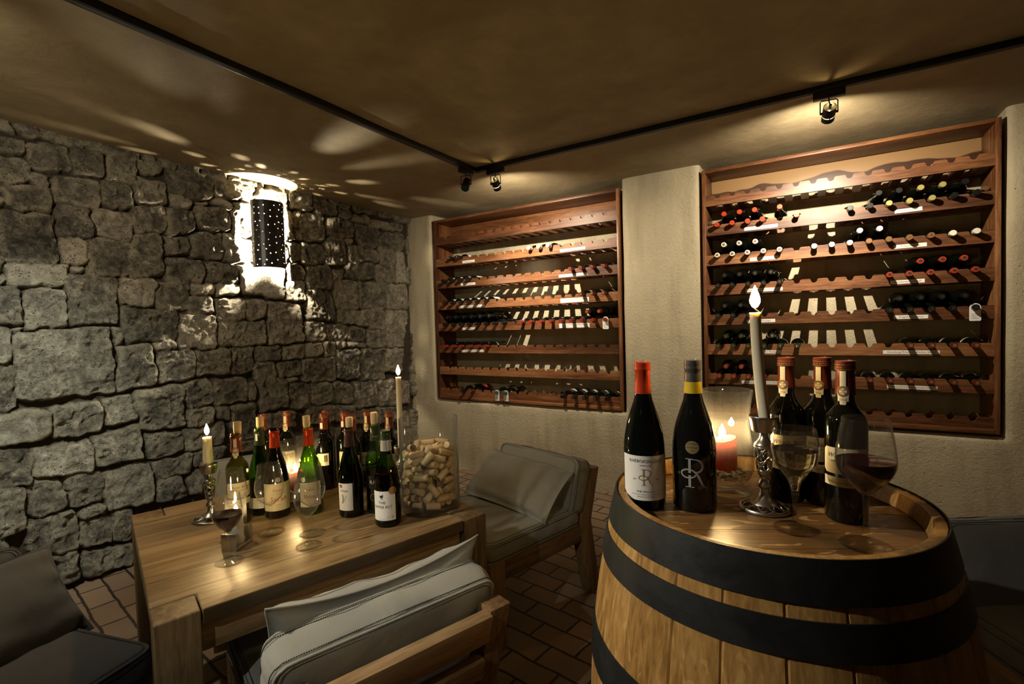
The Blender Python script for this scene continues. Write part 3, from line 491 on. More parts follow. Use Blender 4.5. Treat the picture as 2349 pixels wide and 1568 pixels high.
SPEC=[
 ('left',C1,.0905,1,[(1,2,'f_black','black-capped','b','w','disc',0),(10,11,12,'f_white','white-capped','b','w','ring',0)]),
 ('left',C1,.0905,2,[(0,1,2,3,'f_black','black screw-capped','b','w',None,0),(14,15,16,17,'f_dred','red-necked','b','c','dark',0)]),
 ('left',C1,.0905,3,[(0,1,2,3,4,5,'f_black','gold-ringed black-necked','b','w','ringg',0),(15,16,17,'f_maroon','maroon-capped','b','c','disc',0)]),
 ('left',C1,.0905,4,[(0,1,2,3,4,5,6,7,'f_black','dark-capped','b',None,'gold',0),(9,10,11,12,13,14,15,16,17,'f_dred','dull red-capped','b',None,None,0)]),
 ('left',C1,.0905,4,[(.5,1.5,2.5,3.5,4.5,5.5,'f_black','dark-capped','b',None,'gold',1),(15.5,16.5,'f_dred','dull red-capped','b',None,'disc',1)]),
 ('left',C1,.0905,5,[(0,1,2,3,4,5,'f_dred','red-capped','b','n',None,0)]),
 ('left',C1,.0905,7,[(2,'f_black','gold-ringed black-necked','b','c','ringg',0),(3,'f_maroon','brown-capped orange-labelled','b','o','disc',0),(6,7,'f_blue','blue-grey capped tagged','b','c',None,0),(13,17,'f_black','black screw-capped white-labelled','b','w',None,0),(14,15,16,'f_black','gold-ringed white-labelled','b','w','ringg',0)]),
 ('right',C2,.0903,1,[(0,1,2,3,5,'f_red','orange-red capped','s',None,'bars',0),(4,'f_red','orange-red capped raised-neck','s',None,'bars',2),(8,9,13,14,'f_black','black-capped','s',None,None,0),(10,11,12,'f_gold','gold-capped','s',None,None,0)]),
 ('right',C2,.0903,1,[(.5,1.5,2.5,'f_red','orange-red capped','s',None,'bars',1),(9.5,10.5,13.5,'f_black','black-capped','s',None,None,1),(11.5,12.5,'f_gold','gold-capped','s',None,None,1)]),
 ('right',C2,.0903,2,[(0,1,2,3,4,'f_white','white-ringed cork-coloured capped','s',None,'disc',0),(6,7,8,13,14,'f_white','white-capped','s',None,None,0),(9,10,11,12,'f_brown','tan-capped','b',None,'gold',0)]),
 ('right',C2,.0903,2,[(.5,1.5,2.5,'f_white','white-ringed cork-coloured capped','s',None,'disc',1),(8.5,9.5,'f_white','white-capped','s',None,None,1)]),
 ('right',C2,.0903,3,[(0,1,2,3,4,'f_black','gold-emblemed black-capped','s',None,'gold',0),(10,11,12,13,14,'f_red','red-capped','s',None,'dark',0)]),
 ('right',C2,.0903,3,[(.5,1.5,2.5,3.5,'f_black','gold-emblemed black-capped','s',None,'gold',1),(11.5,12.5,13.5,'f_red','red-capped','s',None,'dark',1)]),
 ('right',C2,.0903,4,[(0,1,2,'f_black','black-capped','b',None,'dark',0),(10,11,12,13,14,'f_black','gold-emblemed black-capped','b',None,'gold',0)]),
 ('right',C2,.0903,4,[(.5,1.5,'f_black','black-capped','b',None,'dark',1),(10.5,11.5,12.5,13.5,'f_black','gold-emblemed black-capped','b',None,'gold',1)]),
 ('right',C2,.0903,5,[(0,1,2,3,4,5,'f_green','dark green capped','s','c','gold',0),(11,12,13,14,'f_maroon','maroon-capped','b','c','disc',0)]),
 ('right',C2,.0903,5,[(.5,1.5,3.5,'f_green','dark green capped','s',None,'gold',1)]),
 ('right',C2,.0903,6,[(0,1,2,3,'f_dred','dull red-capped','b',None,'disc',0),(8,9,10,11,12,13,14,'f_maroon','maroon-capped','b','c','disc',0)]),
 ('right',C2,.0903,6,[(.5,1.5,'f_dred','dull red-capped','b',None,'disc',1)]),
]
for side,cent,pitch,rail,groups in SPEC:
    allk=sorted(k for g in groups for k in g[:-6])
    for g in groups:
        cap,word,shape,lab,emb,fl=g[-6:]
        for k in g[:-6]:
            lay(side,cent,pitch,rail,k,cap,word,'b' if shape=='b' else 's',lab,emb,up=(fl==1),order=allk.index(k),tilt=-.11 if fl==2 else 0,dz=.03 if fl==2 else 0,n=(side,rail) in {(a[0],a[3]) for a in SPEC if a[4][0][-1]==1})
# paper tags hung on four necks
def neck_tag(x,z,lb):
    o=thing('neck_tag',lb,'tag',(x,3.478,z)); pts=[]
    for k in range(13): a=PI*k/12; pts.append((.0235*math.cos(a),.0235*math.sin(a)))
    pts+=[(-.0235,-.066),(-.020,-.070),(.020,-.070),(.0235,-.066)]
    inner=[(.0168*math.cos(2*PI*k/20),.0168*math.sin(2*PI*k/20)) for k in range(20)]
    bm=bmesh.new(); ov=[bm.verts.new((a,0,b)) for a,b in pts]; iv=[bm.verts.new((a,0,b)) for a,b in inner]
    es=[bm.edges.new((ov[i],ov[(i+1)%len(ov)])) for i in range(len(ov))]+[bm.edges.new((iv[i],iv[(i+1)%20])) for i in range(20)]
    bmesh.ops.triangle_fill(bm,use_beauty=True,edges=es); r=bmesh.ops.extrude_face_region(bm,geom=list(bm.faces)); 
    for v in r['geom']:
        if isinstance(v,bmesh.types.BMVert): v.co.y+=.0008
    bmesh.ops.recalc_face_normals(bm,faces=bm.faces)
    me=bpy.data.meshes.new('tag_card'); bm.to_mesh(me); bm.free(); me.materials.append(M['white']); link('tag_card',me,o)
    mb=MB()
    for i in range(4): mb.box(-.016,.016 if i%2 else .008,-.0006,-.0002,-.034-.008*i,-.0325-.008*i)
    mb.obj('tag_print',M['ink'],o); return o
neck_tag(C1[17],RT[4]-.010,'white card tag hanging at the right end of the left rack, rail five')
neck_tag(C1[6],RT[7]-.010,'white card tag, left one of two on the bottom rail of the left rack')
neck_tag(C1[7],RT[7]-.010,'white card tag, right one of two on the bottom rail of the left rack')
neck_tag(C2[14],RT[4]-.010,'white card tag hanging on the right end bottle of the right rack')
# ------------------------------------------------------------------ standing bottles with wrapped labels
TZ,BZ=.68,.92
def camang(x,y): return math.atan2(-y,-x)
class Wrap:
    """collects flat art (a = along the girth in metres, b = height) and bends it round a bottle"""
    def __init__(s,x,y,R,dev=0.0): s.c=camang(x,y)+dev; s.R=R; s.x=x; s.y=y
    def pt(s,a,b,off=0,R=None):
        R=R or s.R; an=s.c+a/R; return ((R+off)*math.cos(an),(R+off)*math.sin(an),b)
    def patch(s,name,mat,parent,poly,off=.0004,R=None):
        # poly: outline in (a,b); cut into strips so it follows the curve
        bm=bmesh.new(); vs=[bm.verts.new((a,b,0)) for a,b in poly]; bm.faces.new(vs)
        a0=min(p[0] for p in poly); a1=max(p[0] for p in poly); n=max(2,int((a1-a0)/.0022))
        for i in range(1,n):
            g=list(bm.verts)+list(bm.edges)+list(bm.faces); bmesh.ops.bisect_plane(bm,geom=g,plane_co=(a0+(a1-a0)*i/n,0,0),plane_no=(1,0,0))
        for v in bm.verts: v.co=s.pt(v.co.x,v.co.y,off,R)
        me=bpy.data.meshes.new(name); bm.to_mesh(me); bm.free(); me.materials.append(mat)
        me.polygons.foreach_set('use_smooth',[True]*len(me.polygons)); return link(name,me,parent)
    def rect(s,name,mat,parent,a0,a1,b0,b1,off=.0004,R=None,cut=0):
        p=[(a0+cut,b0),(a1-cut,b0),(a1,b0+cut),(a1,b1-cut),(a1-cut,b1),(a0+cut,b1),(a0,b1-cut),(a0,b0+cut)] if cut else [(a0,b0),(a1,b0),(a1,b1),(a0,b1)]
        return s.patch(name,mat,parent,p,off,R)
    def text(s,name,mat,parent,items,off=.0008,R=None):
        mb=MB()
        for body,a,b,size,*k in items:
            sh=k[0] if k else 0; vs,fs=text_mesh(body,size,'CENTER',sh,1.08); w=k[1] if len(k)>1 else None
            sx=1
            if w: sx=w/max(1e-6,max(v[0] for v in vs)-min(v[0] for v in vs))
            mb.add([s.pt(a+v[0]*sx,b+v[1],off,R) for v in vs],fs)
        return mb.obj(name,mat,parent)
    def strokes(s,name,mat,parent,lines,off=.0008,R=None):
        mb=MB()
        for pts,w in lines:
            n=len(pts); L=[];Rr=[]
            for i,(a,b) in enumerate(pts):
                p=pts[max(0,i-1)]; q=pts[min(n-1,i+1)]; dx,dy=q[0]-p[0],q[1]-p[1]; l=math.hypot(dx,dy)+1e-9; ww=w[i]/2 if hasattr(w,'__len__') else w/2
                L.append(s.pt(a-dy/l*ww,b+dx/l*ww,off,R)); Rr.append(s.pt(a+dy/l*ww,b-dx/l*ww,off,R))
            mb.add(L+Rr,[(i,n+i,n+i+1,i+1) for i in range(n-1)])
        return mb.obj(name,mat,parent)
def monogram(h,cx,b0):
    """R crossed by a ring: stem with serifs, bowl, sweeping leg, loop"""
    u=h; L=[]
    L.append(([(cx-.06*u,b0+u*t) for t in (0,.42)],.085*u)); L.append(([(cx-.06*u,b0+u*t) for t in (.50,1)],.085*u))
    L.append(([(cx-.20*u,b0+.01*u),(cx+.09*u,b0+.01*u)],.03*u)); L.append(([(cx-.20*u,b0+.985*u),(cx+.05*u,b0+.985*u)],.03*u))
    bowl=[(cx-.02*u,b0+.97*u)]+[(cx+.12*u+.24*u*math.sin(a),b0+.745*u+.225*u*math.cos(a)) for a in [PI*k/14 for k in range(15)]]+[(cx+.08*u,b0+.53*u)]
    L.append((bowl,[.03*u]+[.03*u+.055*u*math.sin(PI*k/16) for k in range(16)]))
    leg=[(cx+.02*u+.0*u,b0+.60*u),(cx+.14*u,b0+.52*u),(cx+.22*u,b0+.40*u),(cx+.30*u,b0+.22*u),(cx+.38*u,b0+.07*u),(cx+.46*u,b0-.0*u),(cx+.55*u,b0+.03*u)]
    L.append((leg,[.03*u,.06*u,.075*u,.075*u,.06*u,.035*u,.015*u]))
    ring=[(cx-.10*u+.24*u*math.cos(a),b0+.47*u+.145*u*math.sin(a)) for a in [.35+2*PI*k/30*.93 for k in range(31)]]
    L.append((ring,.05*u)); return L
def stand_bottle(name,label,x,y,z,shape,R,glass,caps=None,foilz=.235,cork=0,group=None,hollow=False,h=.296,fill=None):
    pf=prof_bordeaux(R,h) if shape=='b' else prof_burgundy(R,h)
    o=thing(name,label,'wine bottle',(x,y,z),0,group); mb=MB()
    if cork or hollow:
        ou=pf[:-1]; inn=[(max(0,r-.003),max(zz,.012)) for r,zz in ou[2:]][::-1]
        mb.lathe(ou+[(.0112,h)]+[(min(r,.0105) if zz>.235 else r,zz) for r,zz in inn]+[(0,.012)],40)
    else: mb.lathe(pf,40)
    g=mb.obj('bottle_glass',M[glass],o,smooth=True,ang=50)
    if fill:
        mb=MB(); q=[(max(.001,r-.0034),max(zz,.0125)) for r,zz in pf[1:] if zz<fill]; 
        mb.lathe([(0,.0125)]+q+[(q[-1][0],fill),(0,fill)],32); mb.obj('wine',M['redwine'],o,smooth=True,ang=50)
    if caps:
        mb=MB(); top=h-.003 if cork or hollow else h
        if cork or hollow: mb.lathe([(.0170 if shape=='b' else .0172,foilz),(.0152,.262),(.0149,h-.019),(.0163,h-.017),(.0166,h-.010),(.0160,h-.0075),(.0157,h-.006),(.0140,h-.006)],36)
        else: mb.lathe(foil_prof(foilz,h),36)
        mb.obj('capsule',M[caps],o,smooth=True,ang=50)
    if cork:
        mb=MB(); mb.lathe([(.0105,h-.02),(.0108,h),(.0118,h+.006),(.0120,cork-.001),(.0112,cork),(0,cork)],20,M=Matrix.Rotation(random.uniform(-.03,.03),4,'X')); mb.obj('cork',M['cork'],o,smooth=True,ang=50)
    return o
def springfield_tag(o,x,y,num,dev,R=.0155,z1=.279):
    w=Wrap(x,y,R+.0006,dev)
    poly=[(-.0048,z1),(-.0048,z1-.028)]+[(.0102*math.cos(a),z1-.0375+.0102*math.sin(a)) for a in [PI*(.66+.42*k/6) for k in range(7)]]
    poly+=[(-.0088,z1-.0495),(-.0088,z1-.056),(-.0052,z1-.056),(-.0052,z1-.059)]+[(.0052*math.cos(a),z1-.059+.0052*math.sin(a)) for a in [PI+PI*k/8 for k in range(1,8)]]+[(.0052,z1-.059),(.0052,z1-.056),(.0088,z1-.056),(.0088,z1-.0495)]
    poly+=[(.0102*math.cos(a),z1-.0375+.0102*math.sin(a)) for a in [PI*(-.08+.42*k/6) for k in range(7)]]+[(.0048,z1-.028),(.0048,z1)]
    s=w.patch('estate_seal_sticker',M['cream'],o,poly,.0008)
    L=[]
    for r_,ww in ((.0085,.0026),(.0066,.0006)): L.append(([(r_*math.cos(2*PI*k/24),z1-.0375+r_*math.sin(2*PI*k/24)) for k in range(25)],ww))
    w.strokes('seal_ring',M['f_brown'],s,L,.0011)
    w.strokes('seal_cross',M['golddull'],s,[([(math.cos(a)*.0008,z1-.0375+math.sin(a)*.0008),(math.cos(a)*.0058,z1-.0375+math.sin(a)*.0058)],[.0006,.0038]) for a in (PI/4,3*PI/4,5*PI/4,7*PI/4)],.0011)
    w.text('seal_number',M['inkd'],s,[(num,0,z1-.0548,.0052)],.0011)
    w.strokes('seal_dots',M['paper'],s,[([(dx-.0005,z1-.004-.0045*k),(dx+.0005,z1-.004-.0045*k)],.0007) for dx in (-.0022,0,.0022) for k in range(5)],.0011)
def springfield_label(o,x,y,dev,R):
    w=Wrap(x,y,R,dev); H=R*1.25
    l=w.rect('front_label',M['cream'],o,-H,H,.091,.139,cut=.006)
    w.text('label_lettering',M['inkd'],l,[('Whole Berry',0,.121,.0118,.35),('CABERNET SAUVIGNON',0,.113,.0052),('2012',0,.1055,.0048),('NOT FILTERED',0,.0985,.0036),('NOT FINED',0,.094,.003)])
    b=w.rect('lower_label',M['cream'],o,-H,H,.068,.085,cut=0)
    w.text('estate_lettering',M['inkd'],b,[('GROWN MADE & BOTTLED ON THE',0,.0805,.0028),('SPRINGFIELD ESTATE',0,.0732,.0066),('WINE OF SOUTH AFRICA',0,.0698,.0026)])
def springfield(label,x,y,z,num,dev,group,R=.033,ldev=None,front=True,capdev=0,cork=0,glass='dark',caps='f_maroon'):
    o=stand_bottle('wine_bottle',label,x,y,z,'b',R,glass,caps,.235,cork=cork,group=group,h=.296)
    if num: springfield_tag(o,x,y,num,dev)
    if front: springfield_label(o,x,y,ldev if ldev is not None else dev,R)
    w=Wrap(x,y,.0166,capdev)
    if not cork:
        c=[q for q in o.children if q.name.startswith('capsule')][0]
        w.text('capsule_print',M['golddull'],c,[('SPRINGFIELD ESTATE',0,.2835,.0052)],.0004)
        w.strokes('capsule_bands',M['golddull'],c,[([(.0166*a,zz) for a in [2*PI*k/40 for k in range(41)]],.0008) for zz in (.2815,.2902)],.0004)
    return o
# --- on the barrel
o=stand_bottle('wine_bottle','red-foil burgundy bottle with white crest label, leftmost on the barrel',-.299,.994,BZ,'s',.0415,'dark','f_red',.233)
w=Wrap(-.299,.994,.0415,.10); l=w.patch('front_label',M['paper'],o,[(-.050,.033),(-.041,.022),(.058,.022),(.058,.112),(-.056,.112),(-.056,.036)])
w.text('label_lettering',M['inkd'],l,[('RHEBOKSKLOOF',-.002,.0985,.0090,0,.066),('VINEYARDS',-.002,.0915,.0042),('EST',-.0235,.0632,.0046),('1692',.0215,.0632,.0042),('THE MGS 2011',-.002,.0385,.0056),('MADE, MATURED AND BOTTLED BY RHEBOKSKLOOF',-.002,.0335,.0023),('WINE OF SOUTH AFRICA',-.002,.0287,.0029)])
w.strokes('crest_monogram',M['golddull'],l,monogram(.033,-.004,.0525)); w.strokes('label_rule',M['golddull'],l,[([(-.055,.0655),(-.032,.0655)],.0005),([(.030,.0655),(.056,.0655)],.0005)])
o=stand_bottle('wine_bottle','black bottle with yellow neck band and large etched R',-.207,1.029,BZ,'s',.0425,'etch','f_grey',.2545,h=.299)
w=Wrap(-.207,1.029,.0425,.02); w.strokes('etched_monogram',M['greyp'],o,monogram(.057,-.006,.052)); w.text('etched_lettering',M['greyp'],o,[('EST',-.034,.075,.0062),('1692',.036,.075,.0056)])
d=w.patch('gold_medal_sticker',M['golddull'],o,[(-.004+.0128*math.cos(2*PI*k/28),.1315+.0128*math.sin(2*PI*k/28)) for k in range(28)],.0012)
w.text('medal_lettering',M['inkd'],d,[('GOLD AWARD',-.004,.1375,.0026),('MICHELANGELO',-.004,.130,.0028),('2012',-.004,.1245,.0030)],.0016)
mb=MB(); mb.lathe([(.0179,.2335),(.0160,.2565),(.0150,.2565),(.0170,.2335)],36,closed=True); mb.obj('neck_band',M['f_yellow'],o,smooth=True,ang=50)
G='maroon-capped estate bottles on the barrel'
springfield('maroon-capped bottle with seal number 2736, behind the tall candlestick',-.047,1.165,BZ,'2736',-.42,G,.0335,.15,capdev=.15)
springfield('maroon-capped bottle with seal number 2755, middle of the barrel trio',.017,1.171,BZ,'2755',-.45,G,.0335,.1,capdev=-.8)
springfield('maroon-capped bottle with seal number 2754, nearest of the barrel trio',.052,1.092,BZ,'2754',-.25,G,.0345,.05,capdev=-1.9)
# --- on the table
G='open and full bottles on the table'
o=springfield('opened olive glass bottle with cork and seal, leftmost on the table',-1.606,.865,TZ,'2734',-.2,G,.0335,0.1,cork=.332,glass='olive')
o=stand_bottle('wine_bottle','corked green bottle with dark green foil, second from the table left',-1.625,.955,TZ,'s',.039,'green','f_green',.236,cork=.331,group=G,fill=.118)
w=Wrap(-1.625,.955,.039,0); b=w.rect('black_front_label',M['blackl'],o,-.036,.036,.063,.118); w.text('gold_lettering',M['golddull'],b,[('DAX',.006,.078,.014)]); l=w.rect('front_label',M['paper'],o,-.040,.040,.026,.062); w.text('label_lettering',M['ink'],l,[('SOUTH AFRICA',0,.052,.0050),('SHIRAZ',0,.043,.0052),('2011',0,.034,.0046)])
wn=Wrap(-1.625,.955,.0157,-.5); wn.rect('neck_sticker',M['white'],o,-.004,.003,.252,.276,R=.0170)
o=stand_bottle('wine_bottle','opened dark bottle with bright red foil and cream gothic label',-1.55,.963,TZ,'s',.0405,'darkb','f_red',.233,group=G,hollow=True)
w=Wrap(-1.55,.963,.0405,.12); l=w.patch('front_label',M['cream'],o,[(-.052,.028),(.046,.027),(.046,.120),(-.052,.118)]); w.text('label_lettering',M['inkr'],l,[('Estate',0,.092,.013,.15),('Syrah',.0,.060,.022,.1)]); w.text('small_lettering',M['ink'],l,[('Wine of Origin Stellenbosch',0,.084,.0035),('South Africa',0,.047,.004)])
w.patch('silver_medal_sticker',M['f_silver'],o,[(.0+.0085*math.cos(2*PI*k/20),.131+.0085*math.sin(2*PI*k/20)) for k in range(20)],.001)
o=stand_bottle('wine_bottle','corked bright green bottle with red foil beside the candle glass',-1.473,1.038,TZ,'s',.040,'green','f_red',.231,cork=.333,group=G)
w=Wrap(-1.473,1.038,.040,-.05); l=w.rect('front_label',M['cream'],o,-.036,.038,.030,.112); w.text('label_lettering',M['inkr'],l,[('Estate',0,.085,.011,.15),('Shiraz',0,.060,.016,.1)]); w.patch('silver_medal_sticker',M['f_silver'],o,[(-.022+.0085*math.cos(2*PI*k/20),.123+.0085*math.sin(2*PI*k/20)) for k in range(20)],.001)
o=stand_bottle('wine_bottle','corked dark bottle with purple-brown foil and patterned white label',-1.329,1.09,TZ,'s',.0405,'dgreen','f_purple',.231,cork=.328,group=G,fill=.16)
w=Wrap(-1.329,1.09,.0405,-.62); l=w.rect('front_label',M['paper'],o,-.024,.030,.026,.116); w.text('label_lettering',M['inkd'],l,[('Vines',0,.088,.013,.4)]); w.strokes('label_band',M['f_maroon'],l,[([(-.024,.0425),(.030,.0425)],.006)]); w.strokes('label_swirl',M['greyp'],l,[([(-.006+.004*math.sin(t*3),.05+.030*t) for t in [k/8 for k in range(9)]],.006),([(.030,.09),(.010,.075),(.0,.055)],.0012),([(.030,.075),(.014,.062)],.0012)])
w.patch('red_seal_sticker',M['f_maroon'],l,[(-.010+.0056*math.cos(2*PI*k/20),.107+.0056*math.sin(2*PI*k/20)) for k in range(20)],.0009); w.text('seal_lettering',M['paper'],l,[('SA',-.010,.1045,.0058)],.0013)
o=stand_bottle('wine_bottle','corked green bordeaux bottle with black gold-lined label and dark foil',-1.275,1.155,TZ,'b',.0365,'green','f_green',.243,cork=.338,group=G,h=.300,fill=.145)
w=Wrap(-1.275,1.155,.0365,-.05); b=w.rect('black_front_label',M['blackl'],o,-.040,.040,.086,.130); w.text('gold_lettering',M['cream'],b,[('RAKA',0,.103,.0165)]); w.strokes('gold_rules',M['golddull'],b,[([(-.040,zz),(.040,zz)],.0008) for zz in (.0885,.1275)]); w.strokes('round_crest',M['golddull'],o,[([(.0085*math.cos(2*PI*k/24)-.012,.058+.011*math.sin(2*PI*k/24)) for k in range(25)],.0008)])
Wrap(-1.275,1.155,.0158,0).text('foil_lettering',M['golddull'],o,[('RAKA',0,.256,.0075)],.0009)
o=stand_bottle('wine_bottle','screw-capped green bottle with white pepper pot label beside cork jar',-1.158,1.092,TZ,'s',.0410,'dgreen',None,group=G,fill=.17,h=.298)
mb=MB(); mb.lathe([(.0180,.236),(.0154,.270),(.0150,.270),(.0170,.236)],36,closed=True); mb.obj('silver_neck_sleeve',M['f_silver'],o,smooth=True,ang=50)
mb=MB(); mb.lathe([(.0153,.2715),(.0157,.2735),(.0150,.275),(.0157,.277),(.0157,.292),(.0150,.2935),(.0157,.2955),(.0150,.2995),(0,.2998)],36); mb.obj('screw_cap',M['f_green'],o,smooth=True,ang=40)
w=Wrap(-1.158,1.092,.0410,-.42); l=w.rect('front_label',M['paper'],o,-.037,.041,.024,.116); w.text('label_lettering',M['inkd'],l,[('THE',-.002,.0765,.0125),('PEPPER POT',0,.0625,.0125,0,.060),('2013',.018,.033,.0042)]); w.text('small_lettering',M['ink'],l,[('Wine of Origin Western Cape',0,.0285,.0026)])
w.strokes('bird_emblem',M['inkd'],l,[([(-.008,.100),(-.004,.0995),(.0,.100),(.003,.1035)],[.004,.0095,.008,.002]),([(-.003,.096),(-.004,.090)],.0012),([(0,.096),(.001,.090)],.0012),([(.001,.103),(.002,.1075)],.002)])
w.patch('gold_medal_sticker',M['gold'],o,[(.033+.0125*math.cos(2*PI*k/24),.117+.0125*math.sin(2*PI*k/24)) for k in range(24)],.0012); w.strokes('round_mark',M['ink'],l,[([(.031+.0032*math.cos(2*PI*k/16),.0345+.0032*math.sin(2*PI*k/16)) for k in range(17)],.0012)])
G='maroon-capped estate bottles at the back of the table'
back=[(-1.862,1.110,None,'leftmost at the table back, white neck sticker'),(-1.835,1.195,'2735','second from left at the table back'),(-1.640,1.225,None,'front of the overlapping pair at the table back'),(-1.690,1.275,None,'rear of the overlapping pair at the table back'),(-1.590,1.285,None,'right of the overlapping pair at the table back'),(-1.505,1.250,None,'behind the purple-foil bottle'),(-1.515,1.335,'2741','between the purple-foil and black-label bottles, at the back'),(-1.410,1.350,'2739','behind the pepper pot bottle')]
for i,(x,y,num,wd) in enumerate(back):
    o=springfield('full maroon-capped bottle '+wd,x,y,TZ,num,-.35,G,.0335,front=(i in (1,6,7)),ldev=-.3)
    if i in (2,4,5):
        w=Wrap(x,y,.0335,[.25,0,-.2,0,-.1,.1][i]); l=w.rect('back_label',M['cream'],o,-.022,.022,.098,.145); w.strokes('bar_code',M['inkd'],l,[([(.004+k*.0018,.112),(.004+k*.0018,.138)],.0006+.0004*(k%3)) for k in range(7)]); w.text('label_lettering',M['inkd'],l,[('14',.010,.101,.007),('750ml',-.010,.115,.004)])
    if i in (0,2,4): Wrap(x,y,.0155,-.45).rect('neck_sticker',M['white'],o,-.006,.004,.240,.262,R=.0168)
# ------------------------------------------------------------------ wine glasses
def wine_glass(label,x,y,z,pts,foot,wine=None,wmat=None,group=None):
    o=thing('wine_glass',label,'wine glass',(x,y,z),0,group)
    # pts: (z,r) from bowl bottom to rim
    mb=MB(); n=len(pts); ou=[]
    for i in range(n-1):
        for k in range(5):
            t=k/5; p0=pts[max(0,i-1)];p1=pts[i];p2=pts[i+1];p3=pts[min(n-1,i+2)]
            f=lambda j:.5*(2*p1[j]+(p2[j]-p0[j])*t+(2*p0[j]-5*p1[j]+4*p2[j]-p3[j])*t*t+(3*p1[j]-p0[j]-3*p2[j]+p3[j])*t**3)
            ou.append((max(.001,f(1)),f(0)))
    ou.append((pts[-1][1],pts[-1][0])); zr=pts[-1][0]
    inn=[(max(0,r-.0011),max(zz,pts[0][0]+.004)) for r,zz in ou if zz>pts[0][0]+.003]
    prof=ou+[(ou[-1][0]-.0006,zr+.0006)]+inn[::-1]+[(0,pts[0][0]+.004)]
    mb.lathe([(.0045,pts[0][0]-.001)]+prof,40); mb.obj('bowl',M['glass'],o,smooth=True,ang=60)
    mb=MB(); zb=pts[0][0]; mb.lathe([(.012,.0045),(.0065,.012),(.0045,.022),(.0042,zb*.6),(.0048,zb*.85),(.0065,zb-.001)],20); mb.obj('stem',M['glasst'],o,smooth=True)
    mb=MB(); mb.lathe([(0,.0005),(foot-.001,.0005),(foot,.0012),(foot-.0008,.0020),(foot*.6,.0030),(.014,.0046),(.008,.0062),(0,.0062)],44); mb.obj('foot',M['glassf'],o,smooth=True,ang=60)
    if wine:
        q=[(r-.0004,zz) for r,zz in inn if zz<wine]; r1=q[-1][0]
        nx=[(r,zz) for r,zz in inn if zz>=wine][0]; rr=q[-1][0]+(nx[0]-.0004-q[-1][0])*(wine-q[-1][1])/max(1e-6,nx[1]-q[-1][1])
        mb=MB(); mb.lathe([(0,q[0][1]+.0003)]+q+[(rr,wine),(rr-.0015,wine-.0006),(0,wine-.0006)],40); mb.obj('wine',M[wmat],o,smooth=True,ang=60)
    return o
wine_glass('large wine glass of red wine at the right front of the barrel',.073,.976,BZ,[(.086,.0075),(.098,.019),(.112,.0310),(.130,.0405),(.146,.0424),(.175,.0395),(.212,.0330)],.0375,.143,'redwine')
wine_glass('small glass of clear white wine beside the barrel candlestick',-.028,.996,BZ,[(.064,.006),(.085,.0105),(.101,.020),(.120,.0335),(.142,.0380),(.160,.0372),(.183,.0338)],.0362,.145,'whitewine')
big=[(.085,.007),(.095,.019),(.110,.034),(.132,.0415),(.152,.0415),(.180,.037),(.214,.0315)]
sm=[(.080,.007),(.090,.012),(.104,.026),(.122,.0355),(.138,.0368),(.158,.0355),(.185,.0325)]
wine_glass('empty large wine glass in front of the gothic-label bottle',-1.435,.868,TZ,big,.0385)
wine_glass('empty large wine glass behind the smaller empty one',-1.310,.924,TZ,big,.0385)
wine_glass('empty smaller wine glass nearest the table front edge',-1.245,.864,TZ,[(.082,.007),(.090,.012),(.106,.027),(.126,.0345),(.142,.0355),(.162,.034),(.188,.030)],.036)
wine_glass('small wine glass of red wine at the left of the table',-1.354,.697,TZ,sm,.0352,.1335,'redwine')
wine_glass('empty large wine glass behind the metal candle holder',-1.487,.782,TZ,big,.038)
# ------------------------------------------------------------------ candles
def flame(parent,z,h=.034,r=.0062,lean=0):
    mb=MB(); pr=[(0,0),(r*.55,h*.08),(r*.95,h*.25),(r,h*.38),(r*.78,h*.58),(r*.42,h*.78),(r*.14,h*.94),(0,h)]
    mb.lathe(pr,8,c=(lean,0,z)); f=mb.obj('flame',M['flame'],parent,smooth=True,ang=80)
    mb=MB(); mb.tube([(lean*.5,0,z-.008),(lean,0,z-.001),(lean+.0015,0,z+.003)],.0009,6); mb.obj('wick',M['wick'],parent); return f
def scroll(mb,a0,z0,z1,R,ph,hand=1,th=.0015):
    pts=[]
    for k in range(19):
        t=k/18; a=a0+hand*(.42*math.sin(2*PI*t)+.0); pts.append((R(t)*math.cos(a),R(t)*math.sin(a),z0+(z1-z0)*t))
    mb.tube(pts,th,6)
    for c,s in ((.28,1),(.74,-1)):
        sp=[]
        for k in range(15):
            u=k/14; an=u*1.7*PI; rr=.0085*(1-u*.75); zz=z0+(z1-z0)*c+rr*math.sin(an)*1.1; aa=a0+hand*s*(.36-.0)-hand*s*rr*math.cos(an)/R(c); sp.append((R(c)*math.cos(aa),R(c)*math.sin(aa),zz))
        mb.tube(sp,th*.8,5)
